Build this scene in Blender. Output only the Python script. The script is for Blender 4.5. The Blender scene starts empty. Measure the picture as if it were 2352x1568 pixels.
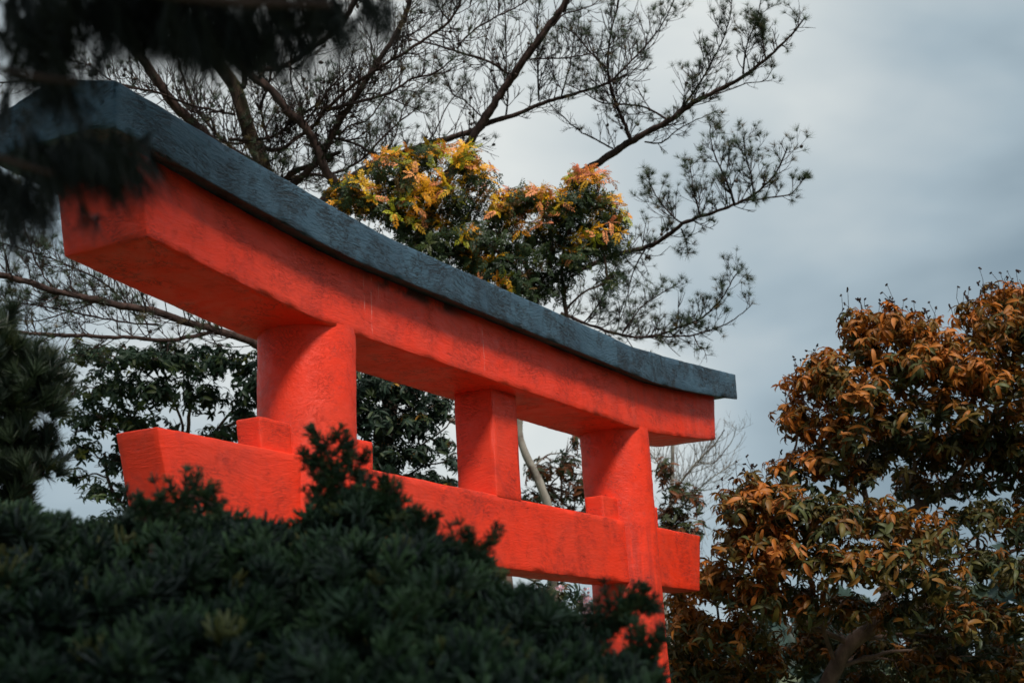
import bpy, bmesh, math, random
import numpy as np
from mathutils import Vector, noise

rng = np.random.default_rng(7)
random.seed(7)
S = bpy.context.scene
COL = S.collection
rad = math.radians

# ------------------------------------------------------------------ camera
Z0 = 2.58                                   # height of the tie beam's middle above the ground
F = 3525.9                                  # focal length in units of a 2352 px wide frame
CP = np.array([-7.6315, -4.1293, -0.9803 + Z0])
CF = np.array([0.86339199, 0.44656024, 0.23481529])
CR = np.array([0.47038521, -0.88077379, -0.05454613])
CU = np.array([-0.18246102, -0.15754833, 0.97050837])
cam = bpy.data.cameras.new('camera')
cam.sensor_width = 36.0
cam.lens = 36.0 * F / 2352
cam.clip_start = 0.05
cam.clip_end = 5000
cam.dof.use_dof = True
cam.dof.focus_distance = 8.2
cam.dof.aperture_fstop = 4.5
camo = bpy.data.objects.new('camera', cam)
COL.objects.link(camo)
from mathutils import Matrix
M = Matrix.Identity(4)
for i in range(3):
    M[i][0] = CR[i]; M[i][1] = CU[i]; M[i][2] = -CF[i]; M[i][3] = CP[i]
camo.matrix_world = M
S.camera = camo

def P(px, py, d):
    """real point at depth d metres in front of the camera"""
    return CP + d * (CF + (px - 1176) / F * CR - (py - 784) / F * CU)

# ------------------------------------------------------------------ world, sun, exposure
SUN_EL, SUN_AZ = 52.0, 220.0                # azimuth from +Y clockwise: behind and left of the camera
w = bpy.data.worlds.new('World'); S.world = w; w.use_nodes = True
nt = w.node_tree; nt.nodes.clear()
N = nt.nodes.new; LK = nt.links.new
out = N('ShaderNodeOutputWorld')
sky = N('ShaderNodeTexSky'); sky.sky_type = 'NISHITA'; sky.sun_disc = False
sky.sun_elevation = rad(SUN_EL); sky.sun_rotation = rad(SUN_AZ)
bg1 = N('ShaderNodeBackground'); bg1.inputs['Strength'].default_value = 0.05
LK(sky.outputs[0], bg1.inputs['Color'])
tc = N('ShaderNodeTexCoord')
def vdir(px, py):
    v = P(px, py, 1.0) - CP
    return v / np.linalg.norm(v)
def blob(px, py, lo, hi):
    """soft cloud bank around one direction of the sky, 1 in its middle"""
    d = N('ShaderNodeVectorMath'); d.operation = 'DOT_PRODUCT'
    LK(tc.outputs['Generated'], d.inputs[0]); d.inputs[1].default_value = tuple(vdir(px, py))
    m = N('ShaderNodeMapRange'); m.interpolation_type = 'SMOOTHSTEP'
    LK(d.outputs['Value'], m.inputs['Value'])
    m.inputs['From Min'].default_value = math.cos(rad(hi)); m.inputs['From Max'].default_value = math.cos(rad(lo))
    return m.outputs[0]
def math_(op, a, b=None, c=None):
    n = N('ShaderNodeMath'); n.operation = op
    for i, x in enumerate((a, b, c)):
        if x is None: continue
        if hasattr(x, 'is_linked'): LK(x, n.inputs[i])
        else: n.inputs[i].default_value = x
    return n.outputs[0]
mp = N('ShaderNodeMapping'); LK(tc.outputs['Generated'], mp.inputs[0]); mp.inputs['Scale'].default_value = (1.0, 1.0, 1.9)
mp.inputs['Rotation'].default_value = (0.3, 0.1, 0.4)
nz = N('ShaderNodeTexNoise'); LK(mp.outputs[0], nz.inputs['Vector'])
nz.inputs['Scale'].default_value = 3.2; nz.inputs['Detail'].default_value = 3.5; nz.inputs['Roughness'].default_value = 0.45
nz.inputs['Distortion'].default_value = 0.5
nz2 = N('ShaderNodeTexNoise'); LK(mp.outputs[0], nz2.inputs['Vector'])
nz2.inputs['Scale'].default_value = 9.0; nz2.inputs['Detail'].default_value = 3; nz2.inputs['Roughness'].default_value = 0.5
v = math_('MULTIPLY_ADD', nz.outputs[0], 1.25, -0.08)
v = math_('MULTIPLY_ADD', math_('SUBTRACT', nz2.outputs[0], 0.5), 0.34, v)
v = math_('MULTIPLY_ADD', blob(1350, 300, 6, 22), 0.40, v)       # bright cloud bank
v = math_('MULTIPLY_ADD', blob(2050, 330, 0.5, 6), 0.10, v)
v = math_('MULTIPLY_ADD', blob(2180, 640, 1, 13), -0.36, v)     # slate grey belly of cloud
v = math_('MULTIPLY_ADD', blob(2250, 60, 1, 7), -0.10, v)
ramp = N('ShaderNodeValToRGB'); LK(v, ramp.inputs[0])
cr = ramp.color_ramp
cr.elements[0].position = 0.30; cr.elements[0].color = (0.092, 0.124, 0.147, 1)
cr.elements[1].position = 0.95; cr.elements[1].color = (0.284, 0.298, 0.294, 1)
e = cr.elements.new(0.52); e.color = (0.148, 0.184, 0.206, 1)
bg2 = N('ShaderNodeBackground'); LK(ramp.outputs[0], bg2.inputs['Color']); bg2.inputs['Strength'].default_value = 1.0
mx = N('ShaderNodeMixShader'); mx.inputs[0].default_value = 0.96
LK(bg1.outputs[0], mx.inputs[1]); LK(bg2.outputs[0], mx.inputs[2]); LK(mx.outputs[0], out.inputs[0])

sl = bpy.data.lights.new('sun', 'SUN'); sl.energy = 1.5; sl.angle = rad(12); sl.color = (1.0, 0.93, 0.84)
so = bpy.data.objects.new('sun', sl); COL.objects.link(so)
az, el = rad(SUN_AZ), rad(SUN_EL)
sd = Vector((math.sin(az) * math.cos(el), math.cos(az) * math.cos(el), math.sin(el)))
so.rotation_euler = sd.to_track_quat('Z', 'Y').to_euler(); so.location = (-10, -10, 14)
S.view_settings.view_transform = 'Standard'; S.view_settings.look = 'None'
S.view_settings.exposure = 1.40; S.view_settings.gamma = 1.0; S.view_settings.use_curve_mapping = False
S.cycles.max_bounces = 6; S.cycles.diffuse_bounces = 2; S.cycles.glossy_bounces = 2
S.cycles.transmission_bounces = 3; S.cycles.transparent_max_bounces = 4
S.cycles.use_denoising = True

# ------------------------------------------------------------------ helpers
def tag(o, label=None, cat=None, group=None, kind=None):
    if label: o['label'] = label
    if cat: o['category'] = cat
    if group: o['group'] = group
    if kind: o['kind'] = kind
    return o
def empty(name, loc, label, cat, group=None):
    o = bpy.data.objects.new(name, None); COL.objects.link(o); o.location = tuple(loc)
    o.empty_display_size = 0.2
    return tag(o, label, cat, group)
def link(name, me, mat, parent=None, kind=None, label=None):
    o = bpy.data.objects.new(name, me); COL.objects.link(o)
    if mat is not None and not me.materials: me.materials.append(mat)
    if parent is not None:
        o.parent = parent
        o.matrix_parent_inverse = Matrix.Translation(-Vector(parent.location)) if parent.parent is None else Matrix.Identity(4)
    if kind: o['kind'] = kind
    if label: o['label'] = label
    return o
def mesh_np(name, V, faces, smooth=False, col=None):
    """faces: (n,k) int array or a list of such arrays"""
    me = bpy.data.meshes.new(name)
    if not isinstance(faces, list): faces = [faces]
    faces = [f for f in faces if len(f)]
    V = np.asarray(V, np.float32)
    me.vertices.add(len(V)); me.vertices.foreach_set('co', V.ravel())
    nl = sum(f.size for f in faces); nf = sum(len(f) for f in faces)
    me.loops.add(nl); me.polygons.add(nf)
    me.loops.foreach_set('vertex_index', np.concatenate([f.ravel() for f in faces]).astype(np.int32))
    tot = np.concatenate([np.full(len(f), f.shape[1]) for f in faces]).astype(np.int32)
    st = np.concatenate([[0], np.cumsum(tot)[:-1]]).astype(np.int32)
    me.polygons.foreach_set('loop_start', st); me.polygons.foreach_set('loop_total', tot)
    if smooth: me.polygons.foreach_set('use_smooth', np.ones(nf, bool))
    if col is not None:
        a = me.attributes.new('col', 'FLOAT_COLOR', 'POINT')
        c = np.ones((len(V), 4), np.float32); c[:, :3] = np.clip(col, 0, 1)
        a.data.foreach_set('color', c.ravel())
    me.update(calc_edges=True); me.validate()
    return me
def norm(v, axis=-1):
    return v / (np.linalg.norm(v, axis=axis, keepdims=True) + 1e-12)

class Tubes:
    def __init__(s): s.V = []; s.Fq = []; s.n = 0
    def add(s, pts, radii, k=5, bump=0.0):
        pts = np.asarray(pts, float); n = len(pts)
        if n < 2: return
        radii = np.broadcast_to(np.asarray(radii, float), (n,))
        T = norm(np.gradient(pts, axis=0))
        ref = np.array([0.3, 0.2, 0.93]) if abs(T[0][2]) < 0.8 else np.array([1.0, 0.1, 0])
        A = norm(np.cross(T, ref)); B = np.cross(T, A)
        th = np.linspace(0, 2 * np.pi, k, endpoint=False)
        r = radii[:, None]
        if bump: r = r * (1 + bump * rng.standard_normal((n, k)))
        ring = pts[:, None, :] + (r[..., None] if bump else r[:, :, None]) * (np.cos(th)[None, :, None] * A[:, None, :] + np.sin(th)[None, :, None] * B[:, None, :])
        s.V.append(ring.reshape(-1, 3))
        i = np.arange(n - 1)[:, None] * k; j = np.arange(k)[None, :]; j2 = (j + 1) % k
        q = np.stack([i + j, i + j2, i + k + j2, i + k + j], -1).reshape(-1, 4) + s.n
        s.Fq.append(q)
        s.n += n * k
    def mesh(s, name, smooth=True):
        if not s.V: return None
        return mesh_np(name, np.concatenate(s.V), np.concatenate(s.Fq), smooth)

def smooth_path(ctrl, step):
    """Catmull-Rom through control points (any number of columns)"""
    c = np.asarray(ctrl, float)
    if len(c) < 3:
        n = max(2, int(np.linalg.norm((c[1] - c[0])[:3]) / step) + 1)
        t = np.linspace(0, 1, n)[:, None]
        return c[0] * (1 - t) + c[1] * t
    p = np.vstack([2 * c[0] - c[1], c, 2 * c[-1] - c[-2]]); o = []
    for i in range(1, len(p) - 2):
        n = max(2, int(np.linalg.norm((p[i + 1] - p[i])[:3]) / step) + 1)
        t = np.linspace(0, 1, n, endpoint=False)[:, None]
        o.append(0.5 * (2 * p[i] + (p[i + 1] - p[i - 1]) * t + (2 * p[i - 1] - 5 * p[i] + 4 * p[i + 1] - p[i + 2]) * t * t
                 + (3 * p[i] - p[i - 1] - 3 * p[i + 1] + p[i + 2]) * t ** 3))
    o.append(c[-1:])
    return np.vstack(o)

def frames(z, spin=None):
    """rotation matrices whose third column is z, random spin"""
    z = norm(np.asarray(z, float)); n = len(z)
    a = norm(rng.standard_normal((n, 3))) if spin is None else spin
    x = norm(np.cross(a, z)); y = np.cross(z, x)
    return np.stack([x, y, z], -1)
def scatter(name, tmpl, R, pos, scale, cols):
    """tmpl = (V, [faces...], tint) copied n times into one mesh"""
    V, fs, tint = tmpl; n = len(pos); m = len(V)
    if n == 0: return None
    W = np.einsum('nij,mj->nmi', R, V) * np.asarray(scale).reshape(-1, 1, 1) + np.asarray(pos)[:, None, :]
    off = (np.arange(n) * m)[:, None, None]
    faces = [(f[None] + off).reshape(-1, f.shape[1]) for f in fs]
    C = cols[:, None, :] * tint[None, :, :]
    return mesh_np(name, W.reshape(-1, 3), faces, False, C.reshape(-1, 3))
def join_t(parts):
    """merge templates given as (V, [faces], tint)"""
    Vs, out, T, o = [], {}, [], 0
    for V, fs, t in parts:
        Vs.append(V); T.append(t)
        for f in fs: out.setdefault(f.shape[1], []).append(f + o)
        o += len(V)
    return np.concatenate(Vs), [np.concatenate(f) for f in out.values()], np.concatenate(T)
def rot(axis, a):
    c, s = math.cos(a), math.sin(a)
    return np.array({'x': [[1, 0, 0], [0, c, -s], [0, s, c]], 'y': [[c, 0, s], [0, 1, 0], [-s, 0, c]], 'z': [[c, -s, 0], [s, c, 0], [0, 0, 1]]}[axis])

def blade(L=1.0, W=0.28, curl=1.2, n=4, fold=0.25, twist=0.0):
    """one leaf along +x, arching down by curl radians, folded on its midrib"""
    t = np.linspace(0, 1, n + 1)
    ang = -curl * t
    x = np.concatenate([[0], np.cumsum(np.cos(ang[:-1]) * L / n)]); z = np.concatenate([[0], np.cumsum(np.sin(ang[:-1]) * L / n)])
    wd = W * 0.5 * np.sin(np.pi * np.clip(t * 0.93 + 0.05, 0, 1) ** 0.8) ** 0.8
    wd[-1] = 0.004
    V = []
    for i in range(n + 1):
        nx, nz_ = -math.sin(ang[i]), math.cos(ang[i])
        tw = twist * t[i]
        for sgn in (-1, 0, 1):
            y = sgn * wd[i]; h = abs(y) * fold * 1.6 + y * tw
            V.append((x[i] + nx * h, y, z[i] + nz_ * h))
    V = np.array(V)
    q = []
    for i in range(n):
        a = 3 * i
        q += [(a, a + 1, a + 4, a + 3), (a + 1, a + 2, a + 5, a + 4)]
    return V, [np.array(q)], np.ones((len(V), 3))
def diamond(L, Wd, sag=0.12):
    V = np.array([(0, 0, 0), (L * .45, Wd * .5, L * .03), (L * .45, -Wd * .5, L * .03), (L, 0, -L * sag)])
    return V, [np.array([(0, 2, 1), (1, 2, 3)])], np.ones((4, 3))
def xf(t, Rm, sc=1.0, tr=(0, 0, 0), tint=None):
    V, fs, tn = t
    return (V @ np.asarray(Rm).T) * sc + np.array(tr), fs, tn * (1.0 if tint is None else np.asarray(tint))

# ------------------------------------------------------------------ materials
def newmat(name):
    m = bpy.data.materials.new(name); m.use_nodes = True
    t = m.node_tree; b = t.nodes['Principled BSDF']
    return m, t, b
def leafmat(name, rough=0.45, trans=0.25, spec=0.35):
    m, t, b = newmat(name)
    a = t.nodes.new('ShaderNodeAttribute'); a.attribute_name = 'col'
    nn = t.nodes.new('ShaderNodeTexNoise'); nn.inputs['Scale'].default_value = 9.0; nn.inputs['Detail'].default_value = 3
    g = t.nodes.new('ShaderNodeNewGeometry'); t.links.new(g.outputs['Position'], nn.inputs['Vector'])
    mr = t.nodes.new('ShaderNodeMapRange'); mr.inputs['To Min'].default_value = 0.62; mr.inputs['To Max'].default_value = 1.38
    t.links.new(nn.outputs[0], mr.inputs[0])
    mm = t.nodes.new('ShaderNodeVectorMath'); mm.operation = 'SCALE'
    t.links.new(a.outputs['Color'], mm.inputs[0]); t.links.new(mr.outputs[0], mm.inputs['Scale'])
    t.links.new(mm.outputs[0], b.inputs['Base Color'])
    b.inputs['Roughness'].default_value = rough; b.inputs['Specular IOR Level'].default_value = spec
    tr = t.nodes.new('ShaderNodeBsdfTranslucent'); t.links.new(mm.outputs[0], tr.inputs['Color'])
    mxs = t.nodes.new('ShaderNodeMixShader'); mxs.inputs[0].default_value = trans
    t.links.new(b.outputs[0], mxs.inputs[1]); t.links.new(tr.outputs[0], mxs.inputs[2])
    t.links.new(mxs.outputs[0], t.nodes['Material Output'].inputs['Surface'])
    return m
def barkmat(name, c1, c2, scale=14, c3=None, c3_at=0.62, bump=0.6):
    m, t, b = newmat(name)
    g = t.nodes.new('ShaderNodeNewGeometry')
    mpn = t.nodes.new('ShaderNodeMapping'); mpn.inputs['Scale'].default_value = (1, 1, 0.45)
    t.links.new(g.outputs['Position'], mpn.inputs[0])
    n1 = t.nodes.new('ShaderNodeTexNoise'); n1.inputs['Scale'].default_value = scale; n1.inputs['Detail'].default_value = 6; n1.inputs['Roughness'].default_value = 0.7
    t.links.new(mpn.outputs[0], n1.inputs['Vector'])
    rp = t.nodes.new('ShaderNodeValToRGB'); t.links.new(n1.outputs[0], rp.inputs[0])
    rp.color_ramp.elements[0].position = 0.35; rp.color_ramp.elements[0].color = (*c1, 1)
    rp.color_ramp.elements[1].position = 0.65; rp.color_ramp.elements[1].color = (*c2, 1)
    last = rp.outputs[0]
    if c3 is not None:
        n2 = t.nodes.new('ShaderNodeTexNoise'); n2.inputs['Scale'].default_value = 3.2; n2.inputs['Detail'].default_value = 4
        t.links.new(g.outputs['Position'], n2.inputs['Vector'])
        r2 = t.nodes.new('ShaderNodeMapRange'); r2.inputs['From Min'].default_value = c3_at - 0.07; r2.inputs['From Max'].default_value = c3_at + 0.05
        t.links.new(n2.outputs[0], r2.inputs[0])
        mxc = t.nodes.new('ShaderNodeMix'); mxc.data_type = 'RGBA'
        t.links.new(r2.outputs[0], mxc.inputs[0]); t.links.new(last, mxc.inputs[6]); mxc.inputs[7].default_value = (*c3, 1)
        last = mxc.outputs[2]
    t.links.new(last, b.inputs['Base Color']); b.inputs['Roughness'].default_value = 0.9; b.inputs['Specular IOR Level'].default_value = 0.2
    bp = t.nodes.new('ShaderNodeBump'); bp.inputs['Strength'].default_value = bump; bp.inputs['Distance'].default_value = 0.03
    t.links.new(n1.outputs[0], bp.inputs['Height']); t.links.new(bp.outputs[0], b.inputs['Normal'])
    return m

def plaster(name, base, base2, crack_col, rough, crack_amt, bump, kind):
    """painted, brushed concrete: swirled trowel strokes, fine cracks, stains"""
    m, t, b = newmat(name); NN = t.nodes.new; L = t.links.new
    def mt(op, a, bb=None, c=None, clamp=False):
        n = NN('ShaderNodeMath'); n.operation = op; n.use_clamp = clamp
        for i, x in enumerate((a, bb, c)):
            if x is None: continue
            if hasattr(x, 'is_linked'): L(x, n.inputs[i])
            else: n.inputs[i].default_value = x
        return n.outputs[0]
    def mapr(x, a, b_, c=0.0, d=1.0, smooth=True):
        n = NN('ShaderNodeMapRange'); n.interpolation_type = 'SMOOTHSTEP' if smooth else 'LINEAR'
        L(x, n.inputs[0]); n.inputs[1].default_value = a; n.inputs[2].default_value = b_; n.inputs[3].default_value = c; n.inputs[4].default_value = d
        return n.outputs[0]
    def noise_(vec, scale, detail=3, r=0.5, dist=0.0, col=False):
        n = NN('ShaderNodeTexNoise'); L(vec, n.inputs['Vector']); n.inputs['Scale'].default_value = scale
        n.inputs['Detail'].default_value = detail; n.inputs['Roughness'].default_value = r; n.inputs['Distortion'].default_value = dist
        return n.outputs[1] if col else n.outputs[0]
    g = NN('ShaderNodeNewGeometry'); pos = g.outputs['Position']
    # warped coordinates make the strokes sweep in arcs
    wcol = noise_(pos, 1.7, 1.5, 0.5, 0, True)
    sub = NN('ShaderNodeVectorMath'); sub.operation = 'SUBTRACT'; L(wcol, sub.inputs[0]); sub.inputs[1].default_value = (0.5, 0.5, 0.5)
    sc = NN('ShaderNodeVectorMath'); sc.operation = 'SCALE'; L(sub.outputs[0], sc.inputs[0]); sc.inputs['Scale'].default_value = 0.22
    ad = NN('ShaderNodeVectorMath'); ad.operation = 'ADD'; L(pos, ad.inputs[0]); L(sc.outputs[0], ad.inputs[1])
    st = NN('ShaderNodeMapping'); L(ad.outputs[0], st.inputs[0]); st.inputs['Scale'].default_value = (7.0, 7.0, 44.0) if kind != 'pillar' else (20, 20, 30)
    strokes = noise_(st.outputs[0], 1.0, 5, 0.62)
    st2 = NN('ShaderNodeMapping'); L(ad.outputs[0], st2.inputs[0]); st2.inputs['Scale'].default_value = (16, 16, 95) if kind != 'pillar' else (42, 42, 60)
    st2.inputs['Rotation'].default_value = (0, 0.25, 0)
    fine = noise_(st2.outputs[0], 1.0, 6, 0.7, 0.4)
    big = noise_(pos, 2.6, 4, 0.6)
    mask = mapr(noise_(pos, 4.3, 4, 0.65), 0.44, 0.62)
    ridge = mt('ABSOLUTE', mt('SUBTRACT', fine, 0.5))
    crack = mt('MULTIPLY', mapr(ridge, 0.030, 0.004), mask)
    deep = mt('MULTIPLY', mapr(strokes, *((0.44, 0.33) if kind == 'cap' else (0.37, 0.29))), mask)
    crk = mt('MULTIPLY', mt('MAXIMUM', crack, deep), crack_amt, clamp=True)
    pits = mt('MULTIPLY', mapr(noise_(pos, 55, 2, 0.5), 0.74, 0.80), 0.5)
    mc = NN('ShaderNodeMix'); mc.data_type = 'RGBA'; L(mapr(big, 0.36, 0.66), mc.inputs[0])
    mc.inputs[6].default_value = (*base, 1); mc.inputs[7].default_value = (*base2, 1)
    last = mc.outputs[2]
    def over(fac, colr):
        nonlocal last
        n = NN('ShaderNodeMix'); n.data_type = 'RGBA'; L(fac, n.inputs[0]); L(last, n.inputs[6]); n.inputs[7].default_value = (*colr, 1)
        last = n.outputs[2]
    sep = NN('ShaderNodeSeparateXYZ'); L(pos, sep.inputs[0]); X, Y, Z = sep.outputs
    if kind == 'lintel':
        # rain streaks: columns of darker and paler paint hanging from under the cap
        cmb = NN('ShaderNodeCombineXYZ'); L(mt('MULTIPLY', X, 9.0), cmb.inputs[0]); L(mt('MULTIPLY', Z, 0.9), cmb.inputs[2])
        stk = noise_(cmb.outputs[0], 1.0, 4, 0.65)
        right = mapr(X, -0.6, 2.4)
        over(mt('MULTIPLY', mapr(stk, 0.50, 0.72), mt('MULTIPLY', right, 0.42)), (0.40, 0.028, 0.020))
        over(mt('MULTIPLY', mapr(stk, 0.47, 0.27), mt('MULTIPLY', right, 0.35)), (0.86, 0.16, 0.13))
        # black smears just under the cap
        smear = mt('MULTIPLY', mt('MULTIPLY', mapr(Z, 3.645, 3.70), mt('MULTIPLY', mapr(X, -1.75, -1.4), mapr(X, -0.55, -0.8))), mapr(noise_(pos, 3.1, 4, 0.7), 0.40, 0.55))
        over(mt('MULTIPLY', smear, 0.92), (0.014, 0.018, 0.022))
        # lime runs
        wob = mt('MULTIPLY', mt('SUBTRACT', noise_(pos, 9.0, 2, 0.5), 0.5), 0.035)
        for x0, z0, z1, wd in ((-1.54, 3.42, 3.72, 0.004), (-1.60, 3.52, 3.70, 0.003), (-0.42, 3.42, 3.68, 0.0035), (-1.47, 3.60, 3.68, 0.003)):
            dx = mt('ABSOLUTE', mt('SUBTRACT', mt('ADD', X, wob), x0))
            line = mt('MULTIPLY', mapr(dx, wd, wd * 0.4), mt('MULTIPLY', mapr(Z, z0 - 0.02, z0 + 0.02), mapr(Z, z1 + 0.02, z1 - 0.02)))
            over(mt('MULTIPLY', mt('MULTIPLY', line, mapr(noise_(pos, 22, 3, .6), 0.35, 0.65)), 0.6), (0.78, 0.45, 0.40))
    if kind == 'pillar':
        # mildew blots low on the far pillar and lime runs on the near one
        blot = noise_(pos, 7.0, 5, 0.75)
        far = mt('MULTIPLY', mapr(X, 1.2, 1.3), mapr(Z, 2.0, 2.2))
        over(mt('MULTIPLY', mt('MULTIPLY', mapr(blot, 0.60, 0.68), far), 0.7), (0.13, 0.022, 0.02))
        vst = NN('ShaderNodeCombineXYZ'); L(mt('MULTIPLY', X, 16.0), vst.inputs[0]); L(mt('MULTIPLY', Y, 16.0), vst.inputs[1]); L(mt('MULTIPLY', Z, 1.6), vst.inputs[2])
        vs = noise_(vst.outputs[0], 1.0, 3, 0.6)
        low = mt('MULTIPLY', mapr(Z, 2.85, 2.6), mapr(Z, 1.6, 2.3))
        over(mt('MULTIPLY', mt('MULTIPLY', mapr(vs, 0.42, 0.66), mt('MULTIPLY', low, mapr(X, 1.2, 1.3))), 0.5), (0.26, 0.02, 0.012))
        over(mt('MULTIPLY', mt('MULTIPLY', mapr(vs, 0.66, 0.70), mapr(Z, 2.85, 3.3)), mt('MULTIPLY', mapr(X, -1.62, -1.57), 0.0)), (0.8, 0.6, 0.55))
        wob = mt('MULTIPLY', mt('SUBTRACT', noise_(pos, 9.0, 2, 0.5), 0.5), 0.02)
        for y0, z0, z1, wd in ((-0.055, 2.72, 3.40, 0.006), (-0.085, 2.75, 3.36, 0.003)):
            dy = mt('ABSOLUTE', mt('SUBTRACT', mt('ADD', Y, wob), y0))
            line = mt('MULTIPLY', mt('MULTIPLY', mapr(dy, wd, wd * 0.4), mapr(X, -1.7, -1.62)), mt('MULTIPLY', mapr(X, -1.2, -1.3), mt('MULTIPLY', mapr(Z, z0, z0 + 0.05), mapr(Z, z1 + 0.02, z1 - 0.02))))
            over(mt('MULTIPLY', line, 0.8), (0.8, 0.62, 0.58))
    # fading and grime in soft patches
    if kind != 'cap':
        over(mt('MULTIPLY', mapr(noise_(pos, 5.5, 5, 0.7, 0.6), 0.50, 0.70), 0.42), (0.42, 0.022, 0.012))
        over(mt('MULTIPLY', mapr(noise_(pos, 8.0, 4, 0.7), 0.60, 0.78), 0.22), (0.88, 0.13, 0.095))
    else:
        over(mt('MULTIPLY', mapr(noise_(pos, 3.8, 6, 0.75, 0.8), 0.50, 0.66), 0.65), (0.012, 0.026, 0.042))
        over(mt('MULTIPLY', mapr(noise_(pos, 6.0, 5, 0.7), 0.58, 0.74), 0.35), (0.075, 0.135, 0.17))
    over(mt('MULTIPLY', crk, 0.8), crack_col); over(pits, crack_col)
    L(last, b.inputs['Base Color'])
    L(mapr(strokes, 0.3, 0.7, rough - 0.08, rough + 0.12), b.inputs['Roughness'])
    b.inputs['Specular IOR Level'].default_value = 0.38
    h = mt('ADD', mt('MULTIPLY', strokes, 0.45), mt('MULTIPLY', fine, 0.75))
    h = mt('SUBTRACT', h, mt('MULTIPLY', crk, 0.9))
    h = mt('ADD', h, mt('MULTIPLY', noise_(pos, 90, 3, 0.6), 0.12))
    bp = NN('ShaderNodeBump'); bp.inputs['Strength'].default_value = bump; bp.inputs['Distance'].default_value = 0.012
    L(h, bp.inputs['Height']); L(bp.outputs[0], b.inputs['Normal'])
    return m
RED, RED2, CRK = (0.84, 0.036, 0.007), (0.74, 0.044, 0.015), (0.20, 0.010, 0.005)
M_beam = plaster('red_paint_beam', RED, RED2, CRK, 0.50, 1.0, 0.42, 'beam')
M_lint = plaster('red_paint_lintel', RED, RED2, CRK, 0.48, 1.0, 0.42, 'lintel')
M_pil = plaster('red_paint_pillar', RED, RED2, CRK, 0.52, 0.8, 0.45, 'pillar')
M_cap = plaster('slate_paint', (0.042, 0.094, 0.140), (0.027, 0.064, 0.100), (0.003, 0.007, 0.011), 0.55, 1.6, 1.0, 'cap')

M_bark_pine = barkmat('pine_bark', (0.022, 0.014, 0.012), (0.085, 0.052, 0.044), 16)
M_bark_moss = barkmat('mossy_pine_bark', (0.03, 0.02, 0.015), (0.11, 0.072, 0.052), 13, (0.045, 0.058, 0.015), 0.55)
M_bark_pale = barkmat('pale_bark', (0.22, 0.20, 0.17), (0.42, 0.38, 0.33), 7, (0.10, 0.05, 0.04), 0.58, 0.3)
M_bark_brown = barkmat('brown_bark', (0.07, 0.045, 0.035), (0.18, 0.12, 0.095), 12)
M_bark_grey = barkmat('grey_bark', (0.10, 0.085, 0.07), (0.24, 0.21, 0.18), 9)
M_twig = barkmat('twig_bark', (0.020, 0.013, 0.012), (0.055, 0.034, 0.030), 20)
M_needle = leafmat('pine_needles', 0.5, 0.15)
M_leaf = leafmat('leaves', 0.48, 0.28, 0.25)
M_conifer = leafmat('conifer_scales', 0.5, 0.12, 0.4)
M_cone, _t, _b = newmat('cone'); _b.inputs['Base Color'].default_value = (0.045, 0.028, 0.02, 1); _b.inputs['Roughness'].default_value = 0.8
M_core = barkmat('dark_core', (0.006, 0.009, 0.006), (0.018, 0.026, 0.014), 60)  # dark green painted as the shaded inside of the bushes
M_petal = leafmat('petals', 0.5, 0.3)

def grassmat():
    m, t, b = newmat('grass_ground')
    n1 = t.nodes.new('ShaderNodeTexNoise'); n1.inputs['Scale'].default_value = 1.5; n1.inputs['Detail'].default_value = 8
    g = t.nodes.new('ShaderNodeNewGeometry'); t.links.new(g.outputs['Position'], n1.inputs['Vector'])
    r = t.nodes.new('ShaderNodeValToRGB'); t.links.new(n1.outputs[0], r.inputs[0])
    r.color_ramp.elements[0].color = (0.035, 0.05, 0.015, 1); r.color_ramp.elements[1].color = (0.09, 0.10, 0.04, 1)
    t.links.new(r.outputs[0], b.inputs['Base Color']); b.inputs['Roughness'].default_value = 0.95
    return m

# ------------------------------------------------------------------ ground: one sheet out to the horizon, rising into low hills far off
def ground():
    rr = np.concatenate([np.linspace(0, 40, 30), np.geomspace(45, 2500, 34)]); th = np.linspace(0, 2 * np.pi, 96, endpoint=False)
    V = [(0, 0, 0)]
    for r in rr[1:]:
        for a in th:
            x, y = r * math.cos(a), r * math.sin(a)
            z = 0.05 * noise.noise(Vector((x * .3, y * .3, 0))) * min(1, r / 10)
            k = max(0, r - 60)
            z += min(k * 0.03, 26) * (0.6 + 0.5 * noise.noise(Vector((x * .008, y * .008, 3))))
            V.append((x, y, z))
    n = 96; T = np.array([(0, 1 + j, 1 + (j + 1) % n) for j in range(n)])
    Q = []
    for i in range(len(rr) - 2):
        a = 1 + i * n
        for j in range(n): Q.append((a + j, a + n + j, a + n + (j + 1) % n, a + (j + 1) % n))
    o = link('ground', mesh_np('ground', np.array(V), [T, np.array(Q)], True), grassmat()); tag(o, kind='structure')
ground()

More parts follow.
